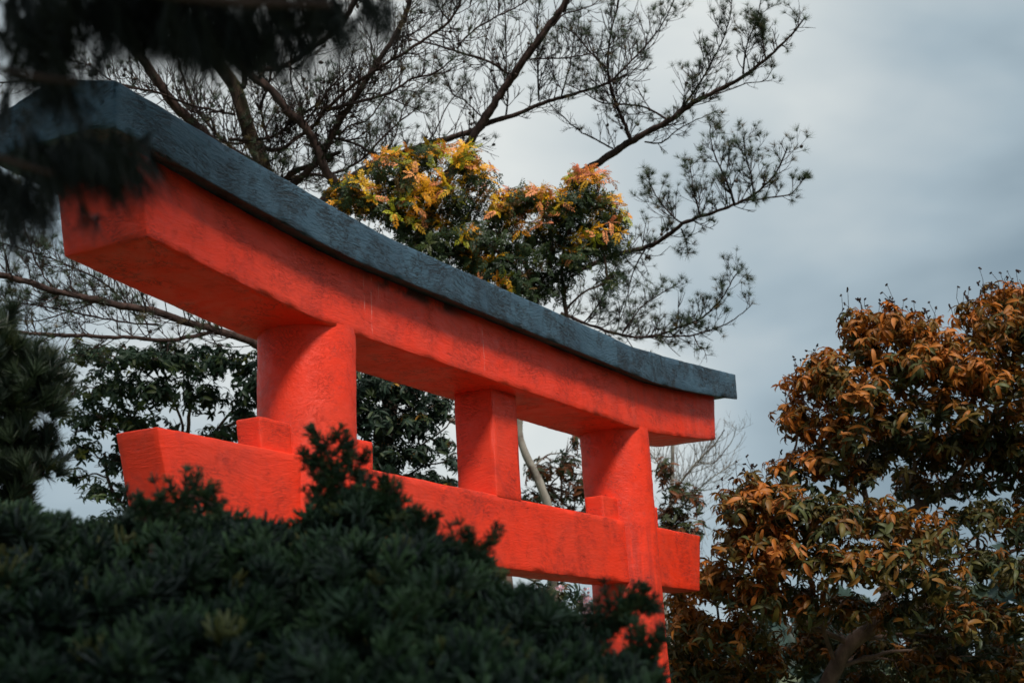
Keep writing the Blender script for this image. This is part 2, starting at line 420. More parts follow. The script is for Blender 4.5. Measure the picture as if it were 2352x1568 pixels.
# ------------------------------------------------------------------ the gate
def solid(name, hx, hy, hz, r, step, deform, mat, parent, amp=0.0022, label=None):
    """box of half sizes hx hy hz with rounded worn edges, cut fine and pushed about by hand-plaster unevenness"""
    def ax(h):
        n = max(2, int(2 * h / step)); a = np.linspace(-h, h, n + 1)
        ex = [-h, -h + r * .3, -h + r, h - r, h - r * .3, h]
        return np.unique(np.round(np.concatenate([a[(a > -h + r * 1.2) & (a < h - r * 1.2)], ex]), 5))
    A = [ax(hx), ax(hy), ax(hz)]; idx = {}; V = []; Fq = []
    def vid(p):
        k = tuple(np.round(p, 5))
        if k not in idx: idx[k] = len(V); V.append(p)
        return idx[k]
    hs = (hx, hy, hz)
    for a in range(3):
        b, c = (a + 1) % 3, (a + 2) % 3
        for s in (-1, 1):
            grid = []
            for u in A[b]:
                row = []
                for v_ in A[c]:
                    p = [0, 0, 0]; p[a] = s * hs[a]; p[b] = u; p[c] = v_
                    row.append(vid(p))
                grid.append(row)
            for i in range(len(grid) - 1):
                for j in range(len(grid[0]) - 1):
                    f = (grid[i][j], grid[i + 1][j], grid[i + 1][j + 1], grid[i][j + 1])
                    Fq.append(f if s > 0 else f[::-1])
    V = np.array(V, float)
    inner = np.clip(V, -np.array(hs) + r, np.array(hs) - r)
    d = V - inner; L = np.linalg.norm(d, axis=1, keepdims=True); nrm = d / np.maximum(L, 1e-9)
    V = np.where(L > 1e-9, inner + nrm * r, V)
    V = deform(V)
    out_ = np.empty_like(V)
    for i, p in enumerate(V):
        q = Vector(p)
        k = noise.noise(q * 5.0) * 1.5 + noise.noise(q * 19.0) * 0.9
        corner = (np.count_nonzero(np.abs(d[i]) > 1e-6) >= 2)
        if corner:
            k -= max(0, noise.noise(q * 11.0 + Vector((7, 3, 1))) - 0.15) * 7 + abs(noise.noise(q * 40.0)) * 1.4
        out_[i] = p + nrm[i] * amp * k * 0.8
    return link(name, mesh_np(name, out_, np.array(Fq), True), mat, parent, label=label)

gate = empty('torii_gate', (0, 0, 0), 'vermilion plastered torii gate with a slate blue cap beam, rising behind the dark bush', 'gate')
PX, PR, LEAN = 1.80, 0.232, 0.0337
def rise(x, x0, full, xe, pw=1.35):
    return full * (np.clip(np.abs(x) - x0, 0, None) / (xe - x0)) ** pw
def def_pillar(sx):
    def f(V):
        V = V.copy(); return V
    return f
def pillar(sx):
    nz_, nt_ = 110, 72; zt = Z0 + 0.83; V = []
    for i in range(nz_ + 1):
        z = zt * i / nz_; cx = sx * (PX - LEAN * (z - Z0))
        for j in range(nt_):
            a = 2 * math.pi * j / nt_; q = Vector((cx + math.cos(a) * PR, math.sin(a) * PR, z))
            k = 0.0035 * (noise.noise(q * 4) + 0.8 * noise.noise(q * 14) + 0.4 * noise.noise(q * 33)) + 0.004 * max(0, 1 - z * 3)
            rr = PR + k
            V.append((cx + math.cos(a) * rr, math.sin(a) * rr, z))
    Q = [(i * nt_ + j, i * nt_ + (j + 1) % nt_, (i + 1) * nt_ + (j + 1) % nt_, (i + 1) * nt_ + j) for i in range(nz_) for j in range(nt_)]
    link('pillar', mesh_np('pillar', np.array(V), np.array(Q), True), M_pil, gate, label='near pillar with lime runs down its right side' if sx < 0 else 'far pillar with dark mildew blots')
pillar(-1); pillar(1)
# tie beam: ends cut on the slant, wider at the top
def d_tie(V):
    V = V.copy(); V[:, 0] += np.sign(V[:, 0]) * np.clip(np.abs(V[:, 0]) - 2.5, 0, None) / 0.4 * (V[:, 2] - 0.2025) * 0.24
    V[:, 2] += Z0; return V
solid('tie_beam', 2.966, 0.1094, 0.2025, 0.007, 0.035, d_tie, M_beam, gate, 0.0026)
# lintel under the cap, curving up past the pillars
ZS, ZT = 0.806, 1.147
def d_lint(V):
    V = V.copy(); x = V[:, 0].copy(); t = (V[:, 2] + 0.17) / 0.34
    x *= 1 + 0.02 * t * np.clip((np.abs(x) - 2.6) / 0.5, 0, 1)
    top = ZT + rise(x, 1.75, 0.115, 3.15) ; bot = ZS + rise(x, 1.75, 0.118, 3.15)
    V[:, 0] = x; V[:, 2] = Z0 + bot + (top - bot) * t; return V
solid('lintel', 3.148, 0.2207, 0.17, 0.007, 0.035, d_lint, M_lint, gate, 0.0026)
# cap beam: steep little roof, sloping soffit
def d_cap(V):
    V = V.copy(); x, y = V[:, 0], V[:, 1]; t = (V[:, 2] + 0.095) / 0.19; ay = np.abs(y) / 0.32
    top = 1.312 + rise(x, 1.45, 0.146, 3.45, 1.15) + 0.088 * (1 - ay)
    bot = 1.120 + rise(x, 1.75, 0.138, 3.43, 1.25) + 0.028 * np.clip((1 - ay) / 0.3, 0, 1)
    V[:, 2] = Z0 + bot + (top - bot) * t
    return V
solid('cap_beam', 3.450, 0.32, 0.095, 0.007, 0.035, d_cap, M_cap, gate, 0.0032)
def at(x, y, z, sc=(1, 1)):
    def f(V):
        V = V.copy(); V += np.array([x, y, z + Z0]); return V
    return f
solid('center_strut', 0.148, 0.124, 0.310, 0.006, 0.03, at(0, 0.012, 0.50), M_beam, gate, 0.0025)
for X0 in (-2.13, -1.47, 1.47, 2.13):
    hx = 0.115
    def d_w(V, X0=X0):
        V = V.copy(); o = math.copysign(1, X0 - math.copysign(1.8, X0))
        V[:, 0] += (V[:, 2] + 0.075) * 0.07 * o
        V += np.array([X0, -0.012, 0.27 + Z0]); return V
    solid('wedge', hx, 0.066, 0.080, 0.007, 0.022, d_w, M_beam, gate, 0.0030)

# ------------------------------------------------------------------ pines behind the gate
def tuft_template(n, spread=1.0, w=0.011, seed=1):
    r = np.random.default_rng(seed); V = []; Fa = []
    for i in range(n):
        ph = r.uniform(0, 2 * np.pi); th = r.uniform(0.05, 1.0) ** 0.7 * 1.25 * spread
        d = np.array([math.sin(th) * math.cos(ph), math.sin(th) * math.sin(ph), math.cos(th)])
        s = norm(np.cross(d, r.standard_normal(3))) * w
        L = r.uniform(0.7, 1.0); base = d * 0.02 + np.array([0, 0, r.uniform(-0.25, 0.05)])
        mid = base + d * L * 0.55; tip = base + d * L + np.array([0, 0, -0.05])
        k = len(V); V += [base - s, base + s, tip]; Fa.append((k, k + 1, k + 2))
    V = np.array(V)
    return V, [np.array(Fa)], np.ones((len(V), 3))
T_tuft = [tuft_template(46, 1.05, .016, seed=3), tuft_template(34, .9, .016, seed=4), tuft_template(22, 1.15, .016, seed=5)]
UP = np.array([0, 0, 1.0])

class Branch:
    """a traced limb with its own fine twigs, needle tufts and cones"""
    def __init__(s, tree, mat, name='branch', label=None):
        s.tree = tree; s.mat = mat; s.name = name; s.label = label
        s.main = Tubes(); s.tw = Tubes(); s.tp = []; s.tz = []; s.ts = []; s.cones = []
    def twig(s, p, d, L, r, lvl, up, tuft):
        n = max(5, int(L / 0.055)); step = L / n; pts = [p]; d = norm(d)
        curl = rng.standard_normal(3) * 0.05; k_up = up * rng.uniform(0.06, 0.19)
        for i in range(n):
            d = norm(d + k_up * UP + curl + rng.standard_normal(3) * 0.055)
            pts.append(pts[-1] + d * step)
        pts = np.array(pts); s.tw.add(pts, np.linspace(r, r * 0.6, len(pts)), 4 if lvl < 1 else 3)
        if lvl < 2:
            k = rng.integers(2, 5) if lvl == 0 else rng.integers(0, 3)
            for _ in range(k):
                i = int(rng.uniform(0.15, 0.9) * n)
                dd = norm(pts[min(i + 1, n)] - pts[i])
                dd = norm(dd + norm(np.cross(dd, rng.standard_normal(3))) * rng.uniform(.5, 1.1))
                s.twig(pts[i], dd, L * rng.uniform(0.4, 0.8), r * 0.75, lvl + 1, up, tuft)
        if rng.random() < tuft:
            s.tp.append(pts[-1]); s.tz.append(d); s.ts.append(rng.uniform(0.6, 1.0))
        if rng.random() < 0.045: s.cones.append((pts[n // 2], L))
    def limb(s, ctrl, w0, w1, dens=1.0, L=0.34, tuft=0.3, up=1.0, main=True, start=0.0, down=0.0, dj=0.25):
        dens *= TW
        """ctrl: (px, py, depth) points; w0,w1 widths in frame px"""
        C = np.array([P(*c) for c in ctrl])
        path = smooth_path(C, 0.06)
        n = len(path); ph = rng.uniform(0, 9, 3)
        wob = np.stack([np.sin(np.linspace(0, n * 0.13, n) + ph[i]) for i in range(3)], -1) * 0.008
        path = path + wob + rng.standard_normal(path.shape) * 0.003
        d0 = np.mean([c[2] for c in ctrl]); k = d0 / F / 2
        rr = np.linspace(w0 * k, w1 * k, n)
        (s.main if main else s.tw).add(path, rr, 10 if w0 > 12 else 6, 0.11)
        arc = np.concatenate([[0], np.cumsum(np.linalg.norm(np.diff(path, axis=0), axis=1))])
        tot = arc[-1]; q = start * tot + 0.05
        while q < tot:
            i = min(np.searchsorted(arc, q), n - 2); T = norm(path[i + 1] - path[i])
            side = norm(np.cross(T, rng.standard_normal(3)))
            dd = norm(T * 0.6 + side * 0.9 + UP * (0.10 - down))
            f = 1 - 0.45 * (q / tot)
            s.twig(path[i], dd, L * 1.45 * f * rng.uniform(0.4, 1.2), max(0.0030, min(rr[i] * 0.5, 0.0060)), 0, up, tuft)
            q += rng.exponential(0.052 / dens) + 0.008
        s.tp.append(path[-1]); s.tz.append(norm(path[-1] - path[-3])); s.ts.append(1.0)
        return path
    def done(s, ncol=((0.060, 0.085, 0.045), (0.11, 0.08, 0.03)), ns=0.112):
        o = link(s.name, s.main.mesh(s.name), s.mat, s.tree, label=s.label)
        m = s.tw.mesh('twigs')
        if m: link('twigs', m, M_twig, o, 'stuff')
        if s.tp:
            tp, tz, ts = np.array(s.tp), np.array(s.tz), np.array(s.ts)
            g = rng.random(len(tp)); mix = (g[:, None] > 0.82)
            c = np.where(mix, np.array(ncol[1]), np.array(ncol[0])) * rng.uniform(0.7, 1.3, (len(tp), 1))
            parts = []
            for k in range(3):
                sel = np.arange(len(tp)) % 3 == k
                if sel.any():
                    V, fs, tn = T_tuft[k]
                    R = frames(norm(tz[sel] + UP * 0.3)); n_ = sel.sum(); m_ = len(V)
                    W = np.einsum('nij,mj->nmi', R, V) * (ts[sel] * ns)[:, None, None] + tp[sel][:, None]
                    fs2 = [(f[None] + (np.arange(n_) * m_)[:, None, None]).reshape(-1, f.shape[1]) for f in fs]
                    parts.append((W.reshape(-1, 3), fs2, np.repeat(c[sel], m_, 0)))
            V, fs, T = join_t(parts)
            link('needles', mesh_np('needles', V, fs, False, T), M_needle, o, 'stuff')
        for p, L_ in s.cones[:14]:
            c = link('cone', CONE, M_cone, o); c.matrix_parent_inverse = Matrix.Identity(4)
            c.location = Vector(p) + Vector((0, 0, -0.02)); c.rotation_euler = (rng.uniform(0, 3), rng.uniform(0, 3), 0)
        return o
def cone_mesh():
    V = []; Q = []
    rings = [(0, .002), (.006, .012), (.016, .017), (.030, .015), (.042, .009), (.05, .001)]
    for i, (z, r) in enumerate(rings):
        for j in range(8):
            a = 2 * math.pi * j / 8; q = r * (1.15 if (i + j) % 2 else 0.85)
            V.append((q * math.cos(a), q * math.sin(a), z - .025))
    for i in range(5):
        for j in range(8): Q.append((i * 8 + j, i * 8 + (j + 1) % 8, (i + 1) * 8 + (j + 1) % 8, (i + 1) * 8 + j))
    return mesh_np('cone', np.array(V), np.array(Q), False)
CONE = cone_mesh()

# --- right pine: limbs fan out to the right over the gate
def dd(pts, d0, d1):
    n = len(pts); return [(x, y, d0 + (d1 - d0) * i / (n - 1)) for i, (x, y) in enumerate(pts)]
baseB = P(900, 784, 18.5); baseB[2] = 0
pineB = empty('pine_tree', baseB, 'sparse pine whose bare twiggy limbs fan out to the right above the orange tipped tree', 'pine tree', 'pine trees behind the gate')
TW = 1.2
tb = Tubes()
tb.add(smooth_path([baseB, P(860, 1300, 18.5), P(900, 900, 18.2), P(960, 560, 17.8), P(1060, 350, 17.5)], 0.15), np.linspace(0.17, 0.055, len(smooth_path([baseB, P(860, 1300, 18.5), P(900, 900, 18.2), P(960, 560, 17.8), P(1060, 350, 17.5)], 0.15))), 14, 0.05)
link('trunk', tb.mesh('trunk'), M_bark_pine, pineB)
b = Branch(pineB, M_bark_pine)
b.limb(dd([(1060, 350), (1076, 333), (1112, 275), (1167, 190), (1215, 121), (1259, 62), (1299, 7), (1318, -60)], 17.5, 17), 21, 14, 0.35, 0.4, 0.12)
b.limb(dd([(1167, 172), (1130, 146), (1057, 121), (1002, 102), (940, 88), (880, 60)], 17.3, 16.6), 7, 2.5, 1.1, 0.34, 0.12, main=False)
b.limb(dd([(1215, 135), (1255, 133), (1295, 132), (1368, 121), (1430, 100)], 17.2, 16.8), 4, 2, 1.1, 0.3, 0.3, main=False)
b.limb(dd([(1112, 278), (1070, 235), (1040, 215), (1020, 160), (1000, 130)], 17.4, 17.0), 4, 2, 1.0, 0.28, 0.2, main=False)
b.limb(dd([(1050, 110), (1075, 81), (1112, 55), (1200, 10), (1230, -15)], 16.8, 16.6), 5, 3, 1.0, 0.3, 0.15, main=False)
b.limb(dd([(1270, 60), (1300, 30), (1360, 10), (1400, -30)], 17, 16.8), 4, 2, 1.0, 0.3, 0.3, main=False)
b.done()
b = Branch(pineB, M_bark_pine)
b.limb(dd([(745, 450), (801, 414), (874, 370), (984, 330), (1076, 304), (1112, 286), (1185, 264), (1259, 234), (1332, 212), (1387, 194), (1440, 170)], 18, 17), 20, 5, 0.55, 0.36, 0.14)
b.limb(dd([(1160, 264), (1165, 220), (1163, 146), (1163, 55), (1160, 0)], 17.5, 17.2), 5, 2.5, 1.1, 0.3, 0.15, main=False)
b.limb(dd([(1237, 234), (1233, 146), (1233, 60), (1240, 0)], 17.4, 17.2), 5, 2.5, 1.1, 0.3, 0.2, main=False)
b.limb(dd([(1290, 222), (1310, 150), (1320, 90), (1335, 20)], 17.2, 17.0), 4, 2, 1.1, 0.3, 0.3, main=False)
b.limb(dd([(874, 365), (905, 320), (930, 240), (985, 185)], 17.8, 17.5), 4, 2, 0.9, 0.3, 0.3, main=False)
b.limb(dd([(976, 330), (1000, 300), (1030, 240), (1075, 190)], 17.7, 17.5), 4, 2, 0.9, 0.28, 0.25, main=False)
b.done()
b = Branch(pineB, M_bark_pine)
b.limb(dd([(1300, 420), (1377, 372), (1423, 341), (1485, 303), (1535, 277), (1591, 237), (1644, 211), (1700, 181), (1749, 145), (1792, 105), (1825, 72), (1848, 40)], 17.4, 15.8), 21, 3, 0.7, 0.30, 0.42, start=0.18)
b.limb(dd([(1449, 323), (1413, 237), (1400, 191), (1396, 158), (1403, 82), (1420, 20), (1424, -20)], 17, 16.7), 9, 3, 1.2, 0.34, 0.35, main=False)
b.limb(dd([(1403, 188), (1466, 125), (1505, 79), (1531, 40), (1551, -10)], 16.8, 16.5), 5, 2, 1.3, 0.28, 0.45, main=False)
b.limb(dd([(1396, 158), (1354, 119), (1321, 79), (1290, 60)], 16.8, 17), 5, 2, 1.1, 0.28, 0.35, main=False)
b.limb(dd([(1548, 267), (1601, 198), (1634, 142), (1667, 82), (1680, 33), (1683, -10)], 16.8, 16.3), 6, 2, 1.3, 0.28, 0.5, main=False)
b.limb(dd([(1706, 171), (1716, 105), (1736, 49), (1749, -10)], 16.3, 16), 5, 2, 1.3, 0.24, 0.6, main=False)
b.limb(dd([(1759, 138), (1753, 90), (1748, 55)], 16.1, 16), 4, 2, 1.5, 0.16, 0.8, main=False)
b.limb(dd([(1535, 277), (1485, 250), (1436, 240), (1387, 237), (1340, 211), (1300, 190)], 16.9, 16.9), 6, 2, 1.2, 0.28, 0.3, main=False)
b.limb(dd([(1479, 326), (1518, 329), (1551, 303), (1601, 277), (1644, 258)], 17, 16.6), 4, 2, 0.7, 0.2, 0.2, main=False)
b.limb(dd([(1644, 217), (1683, 204), (1716, 191), (1756, 184), (1779, 151)], 16.4, 16.2), 3.5, 1.6, 0.5, 0.16, 0.3, main=False)
b.limb(dd([(1410, 343), (1370, 323), (1337, 306), (1310, 286), (1270, 249), (1250, 225)], 17.2, 17.4), 4.5, 2, 0.7, 0.2, 0.1, main=False)
b.done()
b = Branch(pineB, M_bark_pine)
b.limb(dd([(1330, 620), (1390, 592), (1428, 580), (1493, 564), (1532, 541), (1578, 510), (1647, 487), (1705, 464), (1736, 445), (1766, 418), (1793, 380), (1808, 340)], 16.8, 15.2), 13, 3, 0.7, 0.26, 0.45)
b.limb(dd([(1686, 468), (1666, 414), (1643, 364), (1632, 326), (1632, 288)], 15.6, 15.4), 6, 2, 1.3, 0.24, 0.65, main=False)
b.limb(dd([(1732, 445), (1724, 403), (1712, 357), (1705, 315)], 15.5, 15.3), 4.5, 2, 1.3, 0.2, 0.7, main=False)
b.limb(dd([(1716, 460), (1782, 455), (1820, 445), (1839, 422), (1850, 406)], 15.5, 15.3), 4, 2, 0.9, 0.15, 0.7, main=False)
b.limb(dd([(1570, 514), (1551, 503), (1513, 460), (1493, 422), (1488, 399)], 15.9, 15.8), 4.5, 2, 1.3, 0.22, 0.65, main=False)
b.limb(dd([(1609, 499), (1590, 422), (1584, 375)], 15.8, 15.7), 4, 2, 1.3, 0.22, 0.6, main=False)
b.limb(dd([(1566, 526), (1578, 557), (1582, 589)], 15.9, 15.9), 4, 1.6, 1.0, 0.14, 0.6, main=False)
b.limb(dd([(1482, 572), (1455, 622), (1440, 680), (1425, 730)], 16.2, 16.5), 4, 1.6, 1.4, 0.26, 0.6, main=False)
b.done()
b = Branch(pineB, M_bark_pine)
b.limb(dd([(1290, 720), (1378, 756), (1455, 776), (1513, 768), (1563, 749), (1600, 735), (1628, 714), (1659, 683), (1686, 637), (1697, 625)], 16.6, 15.6), 8, 2.5, 1.2, 0.26, 0.6)
b.limb(dd([(1455, 776), (1532, 774), (1589, 772), (1647, 753), (1686, 733), (1705, 718), (1728, 695)], 16, 15.7), 5, 2, 0.7, 0.2, 0.6, main=False)
b.limb(dd([(1340, 740), (1380, 690), (1400, 640), (1420, 600)], 16.5, 16.3), 4, 2, 1.4, 0.26, 0.6, main=False)
b.limb(dd([(1430, 765), (1470, 710), (1510, 680), (1550, 655)], 16, 15.9), 4, 2, 1.4, 0.22, 0.6, main=False)
b.limb(dd([(1593, 768), (1605, 795), (1625, 800)], 15.8, 15.8), 3, 1.2, 1.0, 0.16, 0.1, main=False, down=0.6)
b.limb(dd([(1250, 700), (1270, 650), (1300, 600), (1330, 560)], 16.6, 16.8), 4, 2, 1.2, 0.24, 0.5, main=False)
b.done()

# --- left pine: mossy trunk leaning left, long dark limbs
TW = 1.05
baseA = P(700, 784, 15.5); baseA[2] = 0
pineA = empty('pine_tree', baseA, 'pine with mossy leaning trunk and crossing dark limbs above the near gate end', 'pine tree', 'pine trees behind the gate')
tb = Tubes()
tp_ = smooth_path([baseA, P(680, 1300, 15.5), P(660, 900, 15.4), P(635, 560, 15.3), P(604, 385, 15.2), P(579, 322, 15.2), P(560, 264, 15.1), P(542, 205, 15.1), P(513, 161, 15), P(487, 118, 15), P(455, 40, 14.9), P(440, -40, 14.8)], 0.12)
tb.add(tp_, np.interp(np.linspace(0, 1, len(tp_)), [0, 0.55, 0.8, 1], [0.16, 0.115, 0.075, 0.05]), 16, 0.06)
link('trunk', tb.mesh('trunk'), M_bark_moss, pineA)
def branch(tree, mat, specs, **kw):
    bb = Branch(tree, mat)
    for s in specs: bb.limb(dd(*s[0]), *s[1][:2], s[1][2] * 1.7 + .15, *s[1][3:], **s[2])
    return bb.done(**kw)
sub = dict(main=False)
branch(pineA, M_bark_pine, [
    (([(620, 430), (560, 380), (500, 340), (447, 289), (414, 256), (385, 220), (352, 168), (319, 125), (285, 70), (260, 10)], 15.2, 14.4), (27, 18, 0.25, 0.4, 0.3), {}),
    (([(360, 213), (308, 202), (256, 185), (213, 154), (150, 135)], 14.6, 14.2), (5, 2.5, 0.9, 0.3, 0.15), sub),
    (([(540, 262), (480, 250), (410, 231), (359, 213), (300, 204), (200, 190), (115, 186), (-20, 189)], 15, 14), (6, 4, 0.7, 0.28, 0.1), sub)])
branch(pineA, M_bark_pine, [
    (([(640, 560), (700, 500), (769, 432), (751, 395), (725, 330), (696, 282), (659, 249), (623, 205), (568, 165), (524, 117), (500, 60), (485, -20)], 14.9, 14.4), (21, 17, 0.35, 0.4, 0.2), dict(start=0.25)),
    (([(696, 282), (735, 240), (760, 205), (800, 160), (812, 120)], 14.7, 14.3), (5, 2.5, 1.0, 0.32, 0.1), sub),
    (([(640, 245), (610, 300), (623, 335), (600, 380)], 14.8, 14.8), (4, 2, 1.2, 0.26, 0.35), sub)])
branch(pineA, M_bark_pine, [
    (([(560, 200), (571, 154), (623, 157), (667, 143), (714, 110), (769, 73), (804, 29), (830, -30)], 15, 14.3), (13, 12, 0.4, 0.4, 0.15), {}),
    (([(667, 143), (670, 190), (690, 250)], 14.7, 14.6), (6, 3, 0.8, 0.3, 0.15), sub),
    (([(714, 110), (700, 70), (690, 20), (700, -20)], 14.6, 14.3), (5, 3, 0.8, 0.3, 0.1), sub)])
branch(pineA, M_bark_pine, [
    (([(585, 340), (640, 345), (677, 320), (720, 290), (746, 256), (801, 205), (867, 157), (929, 121), (984, 84), (1032, 48), (1057, 0), (1065, -30)], 15, 14.2), (11, 5, 0.75, 0.36, 0.12), {}),
    (([(746, 256), (819, 234), (893, 212), (947, 179), (1002, 165), (1050, 130)], 14.7, 14.2), (9, 3, 0.8, 0.32, 0.14), sub),
    (([(867, 157), (850, 100), (860, 50), (880, 0)], 14.5, 14.3), (4, 2, 1.1, 0.3, 0.1), sub),
    (([(1032, 48), (1010, 20), (1000, -20)], 14.3, 14.2), (4, 2, 0.9, 0.3, 0.1), sub)])
branch(pineA, M_bark_pine, [
    (([(600, 470), (680, 420), (735, 360), (746, 341), (775, 286), (812, 227), (841, 183), (867, 146), (903, 92), (929, 44), (944, 0), (950, -40)], 15.1, 14.6), (17, 10, 0.6, 0.38, 0.12), dict(start=0.2)),
    (([(753, 311), (819, 330), (867, 359), (890, 375)], 15, 14.8), (8, 4, 0.5, 0.26, 0.2), sub),
    (([(903, 92), (960, 70), (1010, 20), (1060, -20)], 14.7, 14.4), (4, 2, 1.1, 0.32, 0.1), sub),
    (([(812, 227), (860, 215), (930, 240), (980, 260)], 14.9, 14.6), (4, 2, 1.0, 0.3, 0.2), sub)])
branch(pineA, M_bark_pine, [
    (([(590, 450), (645, 421), (677, 395), (714, 381), (780, 350)], 15.2, 15.0), (16, 10, 0.9, 0.32, 0.4), {}),
    (([(579, 322), (540, 330), (500, 315), (460, 300)], 15.1, 15), (7, 3, 1.0, 0.3, 0.4), sub),
    (([(531, 319), (623, 315), (677, 275), (732, 238), (770, 180)], 15, 14.8), (9, 4, 0.8, 0.3, 0.25), sub),
    (([(600, 380), (640, 350), (650, 300), (665, 270)], 15.1, 15), (5, 2.5, 1.2, 0.3, 0.4), sub)])
branch(pineA, M_bark_pine, [
    (([(600, 380), (520, 330), (450, 250), (420, 180), (400, 100), (410, 20)], 16.2, 15.8), (9, 5, 0.6, 0.4, 0.2), {}),
    (([(620, 420), (700, 400), (760, 400), (830, 370), (900, 300), (960, 250)], 16.2, 15.8), (9, 3, 0.6, 0.34, 0.3), sub),
    (([(620, 330), (600, 250), (620, 180), (610, 100), (640, 20)], 16.2, 15.8), (7, 4, 0.6, 0.4, 0.2), sub),
    (([(700, 330), (760, 330), (800, 290), (850, 270), (900, 200), (930, 160)], 16.0, 15.8), (6, 3, 0.6, 0.36, 0.2), sub)])
branch(pineA, M_bark_pine, [
    (([(640, 840), (587, 789), (499, 759), (426, 741), (353, 715), (280, 704), (206, 686), (115, 664), (60, 645), (-30, 622)], 13.8, 12.6), (20, 13, 0.6, 0.32, 0.3), {}),
    (([(490, 757), (474, 767), (426, 775), (389, 781), (298, 774), (206, 770), (115, 768), (-20, 758)], 13.6, 12.8), (10, 8, 0.35, 0.26, 0.15), {}),
    (([(365, 745), (300, 742), (225, 730), (115, 708), (0, 690)], 13.4, 13.0), (5, 3, 1.3, 0.3, 0.5), sub),
    (([(300, 706), (240, 650), (180, 620), (100, 590), (0, 560)], 13.4, 13.0), (5, 3, 1.3, 0.34, 0.5), sub),
    (([(120, 664), (80, 600), (60, 540), (40, 480), (20, 440)], 12.9, 12.8), (4, 2, 1.3, 0.34, 0.3), sub),
    (([(20, 640), (10, 560), (-10, 500)], 12.8, 12.8), (4, 2, 1.3, 0.34, 0.3), sub),
    (([(230, 690), (150, 720), (80, 740), (0, 720)], 13.4, 13.0), (4, 2, 1.4, 0.3, 0.5), sub)])

# ------------------------------------------------------------------ leafy trees
def rosette(nl, L, W, curl, tilt, fold=0.25, seed=0, jit=0.25, n=4):
    r = np.random.default_rng(seed); parts = []
    for i in range(nl):
        a = 2 * math.pi * i / nl + r.normal(0, 0.25)
        bl = blade(L * r.uniform(0.7, 1.1), W * r.uniform(0.8, 1.1), curl * r.uniform(0.6, 1.4), n, fold, r.normal(0, 0.3))
        tl = tilt + r.normal(0, 0.3)
        parts.append(xf(bl, rot('z', a) @ rot('y', tl) @ rot('x', r.normal(0, 0.4)), 1, (0, 0, r.uniform(-0.15, 0.1) * L), 1 + r.uniform(-jit, jit)))
    return join_t(parts)
def compound(L=1.0, pairs=5, lw=0.1, ll=0.34, curl=0.6, seed=0, toothed=0):
    """pinnate leaf: leaflets in pairs along an arching stalk"""
    r = np.random.default_rng(seed); parts = []
    t = np.linspace(0.18, 0.95, pairs)
    for i, u in enumerate(t):
        a = -curl * u; x = L * u * math.cos(a * 0.5); z = L * u * math.sin(a * 0.5)
        l = ll * (1.05 - 0.5 * abs(u - 0.45))
        for s in (-1, 1):
            bl = diamond(l, lw * 1.25)
            parts.append(xf(bl, rot('y', -a) @ rot('z', s * r.uniform(0.75, 1.05)) @ rot('y', r.normal(0.1, 0.2)), 1, (x, 0, z), 1 + r.uniform(-.15, .15)))
    a = -curl; parts.append(xf(diamond(ll, lw * 1.25), rot('y', -a), 1, (L * math.cos(a * .5), 0, L * math.sin(a * .5))))
    return join_t(parts)
def comp_rosette(nl, seed, tilt=-0.5, **kw):
    r = np.random.default_rng(seed); parts = []
    for i in range(nl):
        a = 2 * math.pi * i / nl + r.normal(0, .3)
        parts.append(xf(compound(seed=seed * 31 + i, **kw), rot('z', a) @ rot('y', tilt + r.normal(0, .35)) @ rot('x', r.normal(0, .5)), r.uniform(.75, 1.1), (0, 0, 0), 1 + r.uniform(-.2, .2)))
    return join_t(parts)

def sample_clumps(clumps, dens, shell=0.55, jz=1.0):
    """clumps: (px, py, rx, ry, depth, depth_radius, weight). Points in view-aligned ellipsoids, pushed to their outside"""
    Ps, Ns = [], []
    for (px, py, rx, ry, d, dr, wgt) in clumps:
        a = rx * d / F; c = ry * d / F
        n = max(1, int(dens * wgt * (a * c + 0.5 * dr * (a + c))))
        u = norm(rng.standard_normal((n, 3))); r = rng.random(n) ** (1 - shell) if shell < 1 else np.ones(n)
        r = np.clip(r + rng.normal(0, 0.06, n), 0, 1.15)
        q = u * r[:, None]
        ctr = P(px, py, d)
        Ps.append(ctr + q[:, :1] * a * CR + q[:, 1:2] * c * CU + q[:, 2:3] * dr * CF)
        Ns.append(norm(u[:, :1] / a * CR + u[:, 1:2] / c * CU + u[:, 2:3] / dr * CF))
    return np.concatenate(Ps), np.concatenate(Ns)

